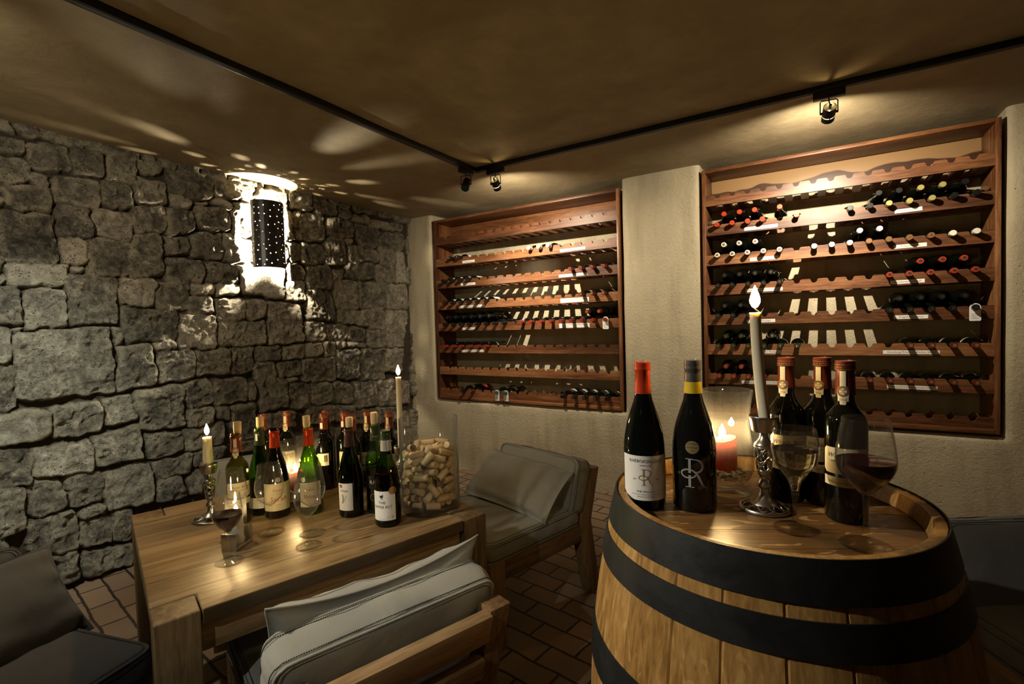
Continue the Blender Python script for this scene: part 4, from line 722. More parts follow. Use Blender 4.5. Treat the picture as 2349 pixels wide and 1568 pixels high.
def candlestick(label,x,y,z,base=.047,sc=1.0,group='pewter openwork candlesticks'):
    o=thing('candlestick',label,'candlestick',(x,y,z),random.uniform(0,1),group); S=sc
    mb=MB(); mb.lathe([(base-.0035,0),(base,.0015),(base,.0055),(base-.002,.0072),(base-.0045,.0065),(base-.005,.001)],44,closed=True)
    for k in range(9):
        a=2*PI*k/9
        for hd in (1,-1):
            pts=[]
            for j in range(9):
                t=j/8; r=(base-.004)*(1-t)+.021*t; an=a+hd*(.55*t**.8)+hd*.12*math.sin(PI*t); pts.append((r*math.cos(an),r*math.sin(an),.004+.011*t**1.3))
            mb.tube(pts,.0016,6)
    mb.obj('openwork_base',M['pewter'],o,smooth=True,ang=50)
    mb=MB(); mb.lathe([(.0265,.0125),(.024,.0165),(.0185,.020),(.0120,.027),(.0090,.035),(.0082,.042),(.0115,.045),(.0135,.0505),(.0115,.056),(.0088,.060),(.0082,.066),(.0120,.070),(.0132,.074),(.0128,.078),(.0100,.079)],36); mb.obj('turned_stem',M['pewter'],o,smooth=True,ang=50)
    mb=MB(); R=lambda t:.0128+.0040*t
    for k in range(5):
        for hd in (1,-1): scroll(mb,2*PI*k/5,.078,.125,R,0,hd)
    for zz,rr in ((.0785,.0133),(.125,.0172)): mb.tube([(rr*math.cos(2*PI*k/24),rr*math.sin(2*PI*k/24),zz) for k in range(24)],.0016,6,closed=True)
    mb.obj('pierced_column',M['pewter'],o,smooth=True,ang=60)
    mb=MB(); mb.lathe([(.0050,.077),(.0050,.127)],14); mb.obj('inner_rod',M['pewterd'],o,smooth=True,ang=60)
    mb=MB(); mb.lathe([(.0165,.124),(.0185,.128),(.0180,.131),(.0135,.136),(.0085,.143),(.0072,.150),(.0072,.157)],36); mb.obj('neck',M['pewter'],o,smooth=True,ang=50)
    mb=MB(); mb.lathe([(0,.156),(.0205,.156),(.0225,.159),(.0262,.182),(.0272,.186),(.0266,.1875),(.0255,.186),(.0212,.1605),(0,.1600)],40); mb.obj('drip_cup',M['pewter'],o,smooth=True,ang=50)
    return o
def taper(label,x,y,z0,z1,r,bend=(0,0),drip=False,mat='wax',fh=.038,fr=.0076):
    o=thing('taper_candle',label,'candle',(x,y,z0),0,'lit ivory candles'); H=z1-z0; mb=MB(); n=26; seg=28; vs=[];fs=[]
    for i in range(n+1):
        t=i/n; cx=bend[0]*math.sin(PI*t*.9)+bend[1]*t; 
        for k in range(seg):
            a=2*PI*k/seg; rr=r*(1-.06*t)
            if drip: rr*=1+.16*max(0,math.sin(3*a+4*math.sin(t*3)))*(.4+.6*random.random())*(1-abs(t-.45))
            if t>.97: rr*=1.03
            vs.append((cx+rr*math.cos(a),rr*math.sin(a),H*t))
    for i in range(n):
        for k in range(seg): k2=(k+1)%seg; fs.append((i*seg+k,i*seg+k2,(i+1)*seg+k2,(i+1)*seg+k))
    top=n*seg; c=len(vs); cx=bend[0]*math.sin(PI*.9)+bend[1]
    for k in range(seg): a=2*PI*k/seg; vs.append((cx+r*.7*math.cos(a),r*.7*math.sin(a),H-.0015))
    for k in range(seg): k2=(k+1)%seg; fs.append((top+k,top+k2,c+k2,c+k))
    fs.append(tuple(c+k for k in range(seg))); fs.append(tuple(reversed(range(seg)))); mb.add(vs,fs); mb.obj('wax_body',M[mat],o,smooth=True,ang=60)
    if drip:
        mb=MB()
        for k in range(11):
            a=random.uniform(0,2*PI); L=random.uniform(.3,.85)*H; zt=H*random.uniform(.6,1); rr=r*1.03
            mb.tube([(rr*math.cos(a),rr*math.sin(a),max(.002,zt-L*t/4)) for t in range(5)],[.0012,.0016,.0016,.0018,.0028],6)
        mb.obj('wax_drips',M[mat],o,smooth=True)
    f=flame(o,H+.008,fh,fr,cx); return o
candlestick('pewter openwork candlestick holding the tall candle on the barrel',-.083,1.076,BZ,.0465)
taper('tall slightly bent lit ivory candle rising from the barrel candlestick',-.079,1.076,BZ+.1605,1.312,.0108,(-.0035,-.016),fh=.046,fr=.0098)
candlestick('pewter openwork candlestick at the left back of the table',-1.723,.834,TZ,.056)
taper('short lit candle with wax drips on the left candlestick',-1.723,.834,TZ+.1605,.957,.0135,(0,0),True)
candlestick('pewter openwork candlestick mostly hidden behind the cork jar',-1.300,1.300,TZ,.047)
taper('tall slim lit candle standing behind the cork jar',-1.300,1.300,TZ+.1605,1.122,.0105)
def hurricane(label,x,y,z,rim,foot,pleat,candle_label,cr,ch,cdx=0,cdy=0,lean=(0,0)):
    o=thing('hurricane_vase',label,'vase',(x,y,z),0,'footed hurricane glasses'); H=.226
    pr=[(foot*.92,.0),(foot,.002),(foot,.010),(foot*.90,.016),(foot*.72,.021),(foot*.78,.026),(foot*1.02,.036),(foot*1.18,.052),(foot*1.24,.070),(foot*1.18,.095),(foot*1.05,.125),(foot*.99,.150),(foot*1.02,.175),(rim*.93,.205),(rim,H)]
    seg=64; mb=MB(); vs=[];fs=[]; full=pr+[(rim-.0016,H+.0005)]+[(max(0,r-.0028),zz) for r,zz in pr[::-1] if zz>.03]+[(0,.032)]
    for r,zz in full:
        for k in range(seg):
            a=2*PI*k/seg; rr=r*(1+(pleat*math.sin(12*a+zz*8)*min(1,max(0,(zz-.09)/.1)) if r>.005 else 0)); vs.append((rr*math.cos(a),rr*math.sin(a),zz))
    for i in range(len(full)-1):
        for k in range(seg): k2=(k+1)%seg; fs.append((i*seg+k,i*seg+k2,(i+1)*seg+k2,(i+1)*seg+k))
    fs.append(tuple(reversed(range(seg)))); mb.add(vs,fs); mb.obj('glass_bowl',M['glassh'],o,smooth=True,ang=60)
    # pale pebbles that bed the candle: nobody could count them
    mb=MB(); 
    for k in range(70):
        a=random.uniform(0,2*PI); rr=foot*.98*math.sqrt(random.random()); 
        if rr<cr*.95 and k>35: rr=cr*1.05+random.random()*(foot*.9-cr)
        s_=random.uniform(.004,.0068); Mx=Matrix.Translation((rr*math.cos(a),rr*math.sin(a),.0395+random.uniform(0,.010)+rr*.08))@Matrix.Diagonal((s_,s_*.8,s_*.65,1))
        mb.lathe([(0,-1),(.6,-.75),(.95,-.2),(.9,.35),(.55,.8),(0,1)],7,M=Mx)
    p=mb.obj('pebbles',M['waxw'],None,smooth='all'); p.location=(x,y,z); tag(p,'pale pebbles bedding the red candle in the '+('barrel' if z>.8 else 'table')+' hurricane glass','pebbles'); p['kind']='stuff'
    c=thing('pillar_candle',candle_label,'candle',(x+cdx,y+cdy,z+.046),0,'red pillar candles'); seg=36; mb=MB()
    pr=[(cr*.97,0),(cr,.004),(cr*1.0,ch*.9),(cr*.985,ch*.97),(cr*.90,ch),(cr*.82,ch-.003),(cr*.72,ch-.008),(0,ch-.010)]
    vs=[];fs=[]
    for r,zz in pr:
        for k in range(seg): a=2*PI*k/seg; t=(.006*math.sin(a+1) if zz>ch*.85 else 0)*(r/cr); vs.append((r*math.cos(a),r*math.sin(a),zz+t))
    for i in range(len(pr)-1):
        for k in range(seg): k2=(k+1)%seg; fs.append((i*seg+k,i*seg+k2,(i+1)*seg+k2,(i+1)*seg+k))
    fs.append(tuple(reversed(range(seg)))); mb.add(vs,fs); mb.obj('wax_body',M['waxr'],c,smooth=True,ang=60)
    flame(c,ch+.002,.030,.0075,-.004); return o
hurricane('footed clear hurricane glass with red candle on the barrel',-.161,1.149,BZ,.053,.045,0,'lit red pillar candle in the hurricane glass on the barrel',.0262,.072,-.006,.0)
hurricane('pleated flaring hurricane glass with red candle among the table bottles',-1.579,1.073,TZ,.070,.045,.035,'lit red pillar candle in the hurricane glass on the table',.022,.070,-.015,-.006)
# steel block holder with glass tube
o=thing('candle_holder','brushed metal block candle holder with glass tube behind small red wine glass','candle holder',(-1.4335,.7625,TZ),math.radians(27.8))
mb=MB(); mb.box(-.0225,.0225,-.0385,.0385,0,.010); mb.box(-.0225,.0225,-.0385,-.029,.010,.050); mb.box(-.0225,.0225,.029,.0385,.010,.050); mb.box(-.0225,-.019,-.029,.029,.010,.020)
mb.obj('metal_block',M['alu'],o,bevel=.0006,seg=2,smooth=True)
mb=MB(); mb.lathe([(.0272,.0102),(.0272,.152),(.0262,.1535),(.0252,.152),(.0252,.0102)],44,closed=True); mb.obj('glass_tube',M['glass'],o,smooth=True,ang=60)
c=thing('pillar_candle','white candle burning inside the glass tube holder','candle',(-1.4335,.7625,TZ+.0105)); mb=MB(); mb.lathe([(.0172,0),(.0180,.002),(.0180,.082),(.0165,.0845),(.0150,.080),(0,.079)],32); mb.obj('wax_body',M['waxw'],c,smooth=True,ang=60); flame(c,.087,.024,.0052)
# ------------------------------------------------------------------ jar of corks
JX,JY=-1.129,1.263
o=thing('glass_jar','large clear cylinder jar filled with wine corks at the table corner','jar',(JX,JY,TZ)); mb=MB()
mb.lathe([(0,0),(.0985,0),(.1010,.0025),(.1012,.006),(.1006,.020),(.1003,.312),(.0992,.3145),(.0980,.312),(.0978,.024),(.092,.0165),(0,.0155)],72); mb.obj('glass_body',M['glassj'],o,smooth=True,ang=50)
CORKS=[(41,-11,14,178,0),(-41,39,14,-67,-1),(-44,-13,14,39,-2),(-24,-53,14,-144,0),(54,12,14,-15,1),(2,-71,14,-168,-4),(58,-53,14,38,0),(-73,-9,14,-108,4),(16,55,14,-37,4),(-1,15,17,-158,-4),(60,37,20,140,-14),(27,-37,17,-160,-12),(-12,-19,20,23,-23),(-50,-46,23,-155,-28),(-19,54,14,-48,-4),(20,78,26,163,39),(-62,27,29,-67,-1),(72,-15,32,-114,2),(7,-60,35,158,-10),(34,14,35,-104,-2),(-65,-21,35,87,-2),(-7,54,35,103,-18),(-40,48,38,-57,-12),(-25,12,38,-134,9),(-9,-79,38,168,-12),(15,-22,38,174,3),(32,57,38,-133,-2),(43,-53,44,88,26),(-48,-65,47,-42,23),(8,13,44,-117,-40),(56,-13,50,111,-31),(61,31,47,104,8),(-37,-30,53,-73,-9),(-81,-3,53,-97,-13),(-56,32,56,171,-12),(-1,-46,56,-144,11),(2,64,56,-24,4),(33,-3,59,85,4),(-11,-14,56,76,1),(44,51,65,-102,-1),(10,-75,62,179,3),(-54,-2,65,-110,44),(-30,56,65,104,-14),(76,11,65,-86,-16),(-58,-51,68,-77,42),(58,-48,65,12,-44),(-17,24,71,19,-24),(-72,42,74,58,-13),(10,-14,74,56,8),(-22,-46,80,166,-2),(6,77,77,-171,5),(50,-6,80,129,5),(10,45,80,-32,-32),(-81,-3,77,85,12),(19,-62,80,-95,30),(-27,-12,83,-62,-17),(49,52,89,-40,1),(35,-39,89,-73,55),(-35,74,89,-150,-34),(-21,-78,86,155,12),(-45,41,95,-115,-11),(22,23,89,27,6),(77,3,92,-90,1),(-54,-24,95,-105,-4),(5,-29,95,-67,-3),(-23,-47,104,143,0),(36,-16,101,142,-21),(-16,28,101,-69,-14),(1,67,104,-175,27),(-78,-6,104,-76,6),(54,27,107,96,31),(23,18,113,154,9),(-68,41,107,-134,-18),(31,59,110,-119,-20),(29,-77,110,-156,-6),(75,-23,113,85,25),(-57,-55,110,-72,-51),(-17,-23,113,-61,28),(-42,14,119,93,25),(21,-16,119,-39,18),(9,-46,122,-89,-42),(75,24,122,-71,-36),(47,-50,125,-175,-7),(-19,-75,113,-31,-12),(3,56,125,68,29),(-59,-12,125,-27,-9),(-31,57,128,-84,15),(33,35,134,144,12),(-27,-4,134,-17,-17),(57,-12,134,136,-30),(10,-66,137,-4,18),(-40,-50,134,-121,10),(-67,33,131,32,24),(-9,29,134,-137,-28),(-74,-24,143,-82,-37),(41,61,137,138,-1),(12,-3,146,3,-36),(77,12,146,-87,-22),(49,-46,149,174,-9),(-15,67,149,138,-19),(-15,-61,152,92,-31),(-63,8,152,-11,25),(-39,44,152,83,1),(48,-9,155,31,14),(-38,-22,152,159,-17),(30,51,158,-54,-7),(11,-62,161,92,-3),(-49,-50,158,-26,-5),(-65,27,167,-59,55),(-2,25,161,19,25),(53,54,164,111,-23),(64,-27,167,-146,14),(39,14,164,16,21),(0,80,170,-171,0),(-18,-7,167,146,-42),(-73,-6,173,122,-17),(46,-61,173,-135,-42),(-34,49,176,174,25),(18,-10,176,-76,-8),(-19,-40,176,5,4),(71,1,182,-113,18),(22,45,179,-24,-2),(-43,-67,176,145,5),(10,-73,185,-149,-14),(-26,13,182,79,-15),(11,24,191,-13,22),(42,65,185,135,-10),(34,-46,191,-8,58),(-46,-13,188,104,57),(-8,76,194,27,-7),(43,-10,194,57,14),(70,26,197,101,-28),(-38,-46,197,-35,13),(-72,35,197,-112,-13),(-38,36,197,32,3)]
mb=MB(); L=.047; mb.lathe([(0,-L/2),(.0106,-L/2),(.0112,-L/2+.0008),(.0115,0),(.0112,L/2-.0008),(.0106,L/2),(0,L/2)],16); ckm=mb.mesh('cork',M['cork'],smooth=True,ang=50)
mb=MB(); mb.mi=0; mb.lathe([(0,-L/2),(.0106,-L/2),(.0112,-L/2+.0008),(.0115,0),(.0112,L/2-.0008),(.0106,L/2)],16); mb.lathe([(.0106,L/2),(0,L/2)],16,mi=1); ckm2=mb.mesh('cork',[M['cork'],M['corkend']],smooth=True,ang=50)
mbp=MB()
for (ha,zz,wd) in [(-.5,.004,.012),(.1,-.003,.015),(.5,.006,.008)]:
    for k in range(5): mbp.tube([(.0117*math.cos(ha+k*.09),.0117*math.sin(ha+k*.09),zz-wd/2),(.0117*math.cos(ha+k*.09),.0117*math.sin(ha+k*.09),zz+wd/2*(.4+.6*((k*7)%3)/2))],.0004,4)
for i,(cx,cy,cz,az,el) in enumerate(CORKS):
    d=Vector((math.cos(math.radians(el))*math.cos(math.radians(az)),math.cos(math.radians(el))*math.sin(math.radians(az)),math.sin(math.radians(el)))).normalized()
    if random.random()<.5: d=-d
    k=link('wine_cork',ckm2 if i%3==0 else ckm); q=d.to_track_quat('Z','Y'); k.rotation_mode='QUATERNION'; k.rotation_quaternion=q@Matrix.Rotation(random.uniform(0,6.2),3,'Z').to_quaternion()
    k.location=(JX+cx/1e3,JY+cy/1e3,TZ+.0165+cz/1e3); tag(k,'loose used wine cork piled in the glass jar','cork','wine corks in the glass jar')
# ------------------------------------------------------------------ table
def rot2(v): return math.atan2(v[1],v[0])
TN1=Vector((-1.205,.455)); TL=Vector((.306,.952)).normalized(); TP=Vector((-TL.y,TL.x))
t=thing('dining_table','square low teak table with leg tops flush in the top corners','table',(TN1.x,TN1.y,0),math.atan2(TL.y,TL.x)-PI/2)
# local x runs away from the near edge as -x, local y along it
LW,LD,TH=.898,.860,.036; G=.0035; q=.088
poly=[(-q-G,0),(-LD+q+G,0),(-LD+q+G,q+G),(-LD,q+G),(-LD,LW-q-G),(-LD+q+G,LW-q-G),(-LD+q+G,LW),(-q-G,LW),(-q-G,LW-q-G),(0,LW-q-G),(0,q+G),(-q-G,q+G)]
mb=MB(); mb.prism(poly,TZ-TH,TZ,'xy'); mb.obj('tabletop',M['table'],t,bevel=.004,seg=3,smooth=True)
for lx in (-q,-LD):
    for ly in (0,LW-q):
        mb=MB(); mb.box(lx,lx+q,ly,ly+q,0,TZ-.0005); mb.obj('leg',M['tablez'],t,bevel=.005,seg=3,smooth=True)
for ly in (.012,LW-.012-.035):
    mb=MB(); mb.box(-LD+q+.002,-q-.002,ly+.02,ly+.055 if ly<.1 else ly+.015,TZ-TH-.075,TZ-TH-.0005); mb.obj('apron',M['chairx'],t,bevel=.003,smooth=True)
for lx in (-.06,-LD+.025):
    mb=MB(); mb.box(lx,lx+.035,q+.002,LW-q-.002,TZ-TH-.075,TZ-TH-.0005); mb.obj('apron',M['chairy'],t,bevel=.003,smooth=True)
# ------------------------------------------------------------------ cushions
def box_cushion(name,mat,parent,w,d,h,M4,puff=.014,piping=True,thread=True,seed=1,n=22):
    """box-edged cushion with rounded corners, welted seams and soft crown"""
    r=.035; U=[i/n*2-1 for i in range(n+1)]; vs=[];fs=[]
    def outline(u,v):
        x=u*w/2;y=v*d/2; ax,ay=w/2-r,d/2-r
        if abs(x)>ax and abs(y)>ay:
            dx=abs(x)-ax;dy=abs(y)-ay; m=max(dx,dy); L=math.hypot(dx,dy)+1e-9; s=m/L; x=math.copysign(ax+dx*s,x); y=math.copysign(ay+dy*s,y)
        return x,y
    rs=np.random.default_rng(seed); A=np.array([[u*w/2 for v in U] for u in U]); B=np.array([[v*d/2 for v in U] for u in U]); W1=vnoise(A,B,.09,seed*7)+.5*vnoise(A,B,.04,seed*7+1)
    def surf(sg):
        b=len(vs)
        for i,u in enumerate(U):
            for j,v in enumerate(U):
                x,y=outline(u,v); e=(1-abs(u)**5)*(1-abs(v)**5); z=h/2+puff*e+W1[i][j]*.008*e
                if max(abs(u),abs(v))>.999: z-=.003
                vs.append(M4@Vector((x,y,sg*z)))
        for i in range(n):
            for j in range(n): f=(b+i*(n+1)+j,b+(i+1)*(n+1)+j,b+(i+1)*(n+1)+j+1,b+i*(n+1)+j+1); fs.append(f if sg>0 else f[::-1])
        per=[(i,0) for i in range(n)]+[(n,j) for j in range(n)]+[(i,n) for i in range(n,0,-1)]+[(0,j) for j in range(n,0,-1)]
        return [b+i*(n+1)+j for i,j in per],per
    t1,per=surf(1); t2,_=surf(-1); K=5; rows=[t1]
    for k in range(1,K):
        f=k/K; row=[]
        for (i,j) in per:
            x,y=outline(U[i],U[j]); L=math.hypot(x,y)+1e-9; bz=h/2-.003; bul=.008*math.sin(PI*f)+.004*math.sin(3*f+i*.9+j*1.3); nx,ny=x/L,y/L
            row.append(len(vs)); vs.append(M4@Vector((x+nx*bul,y+ny*bul,bz*(1-2*f))))
        rows.append(row)
    rows.append(t2); m=len(per)
    for a,b in zip(rows[:-1],rows[1:]):
        for k in range(m): k2=(k+1)%m; fs.append((a[k],a[k2],b[k2],b[k]))
    mb=MB(); mb.add(vs,fs); c=mb.obj(name,mat,parent,smooth='all')
    for row,nm in ((t1,'piping'),(t2,'piping')):
        mb=MB(); mb.tube([vs[i] for i in row],.0032,6,closed=True); mb.obj(nm,mat,c,smooth='all')
    if thread:
        mb=MB()
        for sg in (1,-1):
            for k in range(0,m*5):
                f0=k/5; i0=int(f0)%m; fr=f0-int(f0)
                def P(ff):
                    a,b=per[int(ff)%m],per[(int(ff)+1)%m]; g=ff-int(ff); xa,ya=outline(U[a[0]],U[a[1]]); xb,yb=outline(U[b[0]],U[b[1]]); x=xa+(xb-xa)*g; y=ya+(yb-ya)*g
                    L=math.hypot(x,y); return M4@Vector((x*(1-.011/L),y*(1-.011/L),sg*(h/2+.0016)))
                mb.tube([P(f0),P(f0+.14)],.0009,4)
                def Q(ff):
                    a,b=per[int(ff)%m],per[(int(ff)+1)%m]; g=ff-int(ff); xa,ya=outline(U[a[0]],U[a[1]]); xb,yb=outline(U[b[0]],U[b[1]]); x=xa+(xb-xa)*g; y=ya+(yb-ya)*g; L=math.hypot(x,y); return M4@Vector((x*(1+.006/L),y*(1+.006/L),sg*(h/2-.013)))
                mb.tube([Q(f0),Q(f0+.14)],.0013,4)
        mb.obj('stitching',M['thread'],c)
    return c
def pillow(name,label,mat,w,d,h,M4,seed=3,n=30,slump=0,top=True,parent=None,thread=True):
    U=[i/n*2-1 for i in range(n+1)]; A=np.array([[u*w/2 for v in U] for u in U]); B=np.array([[v*d/2 for v in U] for u in U])
    W1=vnoise(A,B,.10,seed*5)*1.0+vnoise(A,B,.045,seed*5+1)*.6; vs=[];fs=[]
    def P(i,j,sg):
        u,v=U[i],U[j]; pin=1-.075*(1-abs(u*v))*0; x=u*w/2*(1-.07*(1-u*u)*0-.06*(1-abs(v))**0*(abs(v)<1)*(1-v*v)*abs(u)**3); y=v*d/2*(1-.08*(1-u*u)*abs(v)**3)
        e=max(0,(1-abs(u)**2.6))**.42*max(0,(1-abs(v)**2.6))**.42
        edge=(1-e); rad=math.sin(9*u+seed)*.5+math.sin(13*v+seed*2)*.5
        z=sg*h/2*e+ (W1[i][j]*.026*e**.5 if sg>0 else W1[i][j]*.012*e) + sg*rad*.006*e*(1-e)*4
        y+=slump*(u*u-.4)
        return M4@Vector((x,y,z))
    for sg in (1,-1):
        b=len(vs)
        for i in range(n+1):
            for j in range(n+1): vs.append(P(i,j,sg))
        for i in range(n):
            for j in range(n): f=(b+i*(n+1)+j,b+(i+1)*(n+1)+j,b+(i+1)*(n+1)+j+1,b+i*(n+1)+j+1); fs.append(f if sg>0 else f[::-1])
    mb=MB(); mb.add(vs,fs); me=mb.mesh('cushion_cover',mat,smooth='all')
    bm=bmesh.new(); bm.from_mesh(me); bmesh.ops.remove_doubles(bm,verts=bm.verts,dist=.0004); bm.to_mesh(me); bm.free()
    per=[(i,0) for i in range(n)]+[(n,j) for j in range(n)]+[(i,n) for i in range(n,0,-1)]+[(0,j) for j in range(n,0,-1)]
    o=thing(name,label,'cushion',(0,0,0)); cen=M4.translation.copy(); cen.z-=.12; o.location=cen; Ti=Matrix.Translation(-cen)
    me.transform(Ti); c=link('cushion_cover',me,o)
    mb=MB(); mb.tube([Ti@P(i,j,1) for i,j in per],.0030,6,closed=True); mb.obj('piping',mat,o,smooth='all')
    if thread:
        mb=MB(); off=.9
        for k in range(n*9):
            f=k/9*1; i=int(f); g=f-i
            if i>=n: break
            a=Ti@P(i,n-1,1); b_=Ti@P(i+1,n-1,1); mb.tube([a.lerp(b_,g)+Vector((0,0,.0012)),a.lerp(b_,min(1,g+.06))+Vector((0,0,.0012))],.0007,4)
        mb.obj('stitching',M['thread'],o)
    return o
# ------------------------------------------------------------------ low armless lounge chairs
def chair(label,x,y,Y,fab='canvas',back=True):
    rz=math.atan2(Y[1],Y[0])-PI/2
    o=thing('lounge_chair',label,'chair',(x,y,0),rz,'low teak lounge chairs'); W=.27; q=.062
    for s in (-1,1):
        x0,x1=(s*W-q,s*W) if s>0 else (s*W,s*W+q)
        mb=MB(); mb.box(x0,x1,-.30,-.30+.075,0,.362); mb.obj('front_leg',M['chairz'],o,bevel=.004,smooth=True)
        # rear post: one board, foot and top both rake back from the seat
        pf=[(.325,0),(.395,0),(.335,.36),(.405,.602),(.350,.602),(.262,.362),(.268,.27)]
        mb=MB(); mb.prism(pf,x0,x1,'yz'); mb.obj('rear_post',M['chairz'],o,bevel=.004,smooth=True)
        mb=MB(); xx0,xx1=(x0+.008,x1-.008); mb.box(xx0,xx1,-.225,.268,.275,.358); mb.obj('side_rail',M['chairy'],o,bevel=.003,smooth=True)
    mb=MB(); mb.box(-W+q,W-q,-.295,-.262,.275,.358); mb.obj('front_rail',M['chairx'],o,bevel=.003,smooth=True)
    mb=MB(); mb.box(-W+q,W-q,.250,.283,.275,.358); mb.obj('rear_rail',M['chairx'],o,bevel=.003,smooth=True)
    for k in range(5):
        mb=MB(); mb.box(-W+q-.01,W-q+.01,-.25+k*.105,-.18+k*.105,.345,.3585); mb.obj('seat_slat',M['chairx'],o)
    ang=math.atan2(.07,.24)
    for zc,hh in ((.560,.082),(.44,.06)):
        Mx=Matrix.Translation((0,.3275+(zc-.36)*.29,zc))@Matrix.Rotation(-ang,4,'X'); mb=MB(); mb.box(-W+q,W-q,-.013,.017,-hh/2,hh/2,M=Mx); mb.obj('back_rail',M['chairx'],o,bevel=.003,smooth=True)
    box_cushion('seat_cushion',M[fab],o,.535,.555,.080,Matrix.Translation((0,-.025,.402)),seed=int(abs(x)*10)+1,puff=.010)
    Mb=Matrix.Translation((0,.263,.533))@Matrix.Rotation(PI/2-ang,4,'X'); box_cushion('back_cushion',M[fab],o,.535,.250,.094,Mb,seed=int(abs(y)*10)+2,puff=.010)
    return o
ch=chair('light grey cushioned teak chair right of the table, pillow on its seat',-1.2555,1.893,(.261,.965))
chair('light grey cushioned teak chair in the foreground seen from behind',-1.125,.90,(.94,-.34))
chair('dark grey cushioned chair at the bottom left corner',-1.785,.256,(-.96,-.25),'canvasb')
chair('grey cushioned chair behind the table against the stone wall',-2.227,1.367,(-.893,.45))
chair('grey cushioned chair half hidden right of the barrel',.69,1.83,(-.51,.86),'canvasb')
def at(O,Y,lx,ly,z): Yv=Vector(Y).normalized(); Xv=Vector((Yv.y,-Yv.x)); p=Vector(O)+Xv*lx+Yv*ly; return Vector((p.x,p.y,z))
def frame(O,Y,lx,ly,z,lean,roll=0,yaw=0):
    return Matrix.Translation(at(O,Y,lx,ly,z))@Matrix.Rotation(math.atan2(Y[1],Y[0])-PI/2+yaw,4,'Z')@Matrix.Rotation(roll,4,'Y')@Matrix.Rotation(PI/2-lean,4,'X')
pillow('pillow','slouching beige-grey pillow on the seat of the right chair',M['canvas'],.52,.27,.150,frame((-1.2555,1.893),(.261,.965),.02,.085,.545,.85,.05,.06),seed=3)
pillow('pillow','light grey pillow with dark stitching inside the foreground chair',M['canvas'],.54,.30,.13,frame((-1.125,.90),(.94,-.34),-.01,.180,.560,.40,0),seed=6,slump=.04)
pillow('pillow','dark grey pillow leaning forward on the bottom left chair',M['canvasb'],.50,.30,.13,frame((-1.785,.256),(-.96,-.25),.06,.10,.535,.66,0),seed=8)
# ------------------------------------------------------------------ barrel
BX,BY=-.090,1.076
o=thing('wine_barrel','oak wine barrel with black steel hoops used as a standing table','barrel',(BX,BY,0))
def br(z,off=0): return .345-(.345-.282)*((z-.475)/.475)**2+off
mb=MB(); ns=26; zs=[.950*i/30 for i in range(31)]; sub=5; vs=[];fs=[]; sv=[]
r=random.Random(3); ws=[r.uniform(.75,1.3) for _ in range(ns)]; tot=sum(ws); a=0; tones=[]
for k in range(ns):
    w=ws[k]/tot*2*PI; tone=r.random(); b=len(mb.v)
    prof=[(0,-.0022),(.04,0),(.35,.0004),(.65,.0004),(.96,0),(1,-.0022)]
    for z in zs:
        for t_,d in prof: an=a+w*t_; R=br(z,d); mb.v.append((R*math.cos(an),R*math.sin(an),z)); sv.append(tone)
    m=len(prof)
    for i in range(len(zs)-1):
        for j in range(m-1): p=b+i*m+j; mb.f.append((p,p+1,p+m+1,p+m)); mb.m.append(0)
    # inner chime face and top rim
    b2=len(mb.v)
    for z,rr in ((.950,-.002),(.9515,-.006),(.9500,-.019),(.9215,-.026)):
        for t_ in (0,.5,1): an=a+w*t_; R=br(.95)+rr; mb.v.append((R*math.cos(an),R*math.sin(an),z)); sv.append(tone*.6)
    for i in range(3):
        for j in range(2): p=b2+i*3+j; mb.f.append((p,p+1,p+4,p+3)); mb.m.append(0)
    a+=w
me=mb.mesh('staves',M['oak'],smooth=True,ang=30); at_=me.attributes.new('stave','FLOAT','POINT'); at_.data.foreach_set('value',sv); link('staves',me,o)
mb=MB(); sv=[]; RH=.2585; nb=7; edges=[-RH+2*RH*i/nb+ (r.uniform(-.012,.012) if 0<i<nb else 0) for i in range(nb+1)]
for i in range(nb):
    x0,x1=edges[i]+.0006,edges[i+1]-.0006; tone=r.random(); n=10; b=len(mb.v)
    up=[(x0+(x1-x0)*k/n,math.sqrt(max(0,RH*RH-(x0+(x1-x0)*k/n)**2))) for k in range(n+1)]; poly=[(x,y) for x,y in up]+[(x,-y) for x,y in up[::-1]]
    m=len(poly)
    for zz in (.905,.9195): mb.v+=[(y,x,zz) for x,y in poly]; sv+=[tone]*m
    mb.f.append(tuple(b+m+k for k in range(m))); mb.f.append(tuple(b+k for k in reversed(range(m)))); mb.m+=[0,0]
    for k in range(m): k2=(k+1)%m; mb.f.append((b+k,b+k2,b+m+k2,b+m+k)); mb.m.append(0)
me=mb.mesh('head_boards',M['oakhead'],smooth=False); at_=me.attributes.new('stave','FLOAT','POINT'); at_.data.foreach_set('value',sv); hd=link('barrel_head',me,o); hd.rotation_euler=(0,0,math.radians(28)); 
for z0,z1 in ((.893,.9535),(.822,.872),(.618,.690),(.26,.332),(.078,.128),(.0,.057)):
    mb=MB(); n=6; ou=[(br(z0+(z1-z0)*k/n,.0030),z0+(z1-z0)*k/n) for k in range(n+1)]; inn=[(R-.0026,z) for R,z in ou[::-1]]
    mb.lathe(ou+inn,96,closed=True); hp=mb.obj('steel_hoop',M['iron'],o,smooth=True,ang=50)
    for da in (0,.055):
        an=-.55+z0*3+da; zz=(z0+z1)/2; R=br(zz,.003); mb=MB(); mb.lathe([(.0055,0),(.0048,.0022),(.002,.0034),(0,.0036)],12,M=Matrix.Translation((R*math.cos(an),R*math.sin(an),zz))@Matrix.Rotation(an,4,'Z')@Matrix.Rotation(PI/2,4,'Y')); mb.obj('rivet',M['iron'],hp,smooth=True,ang=50)
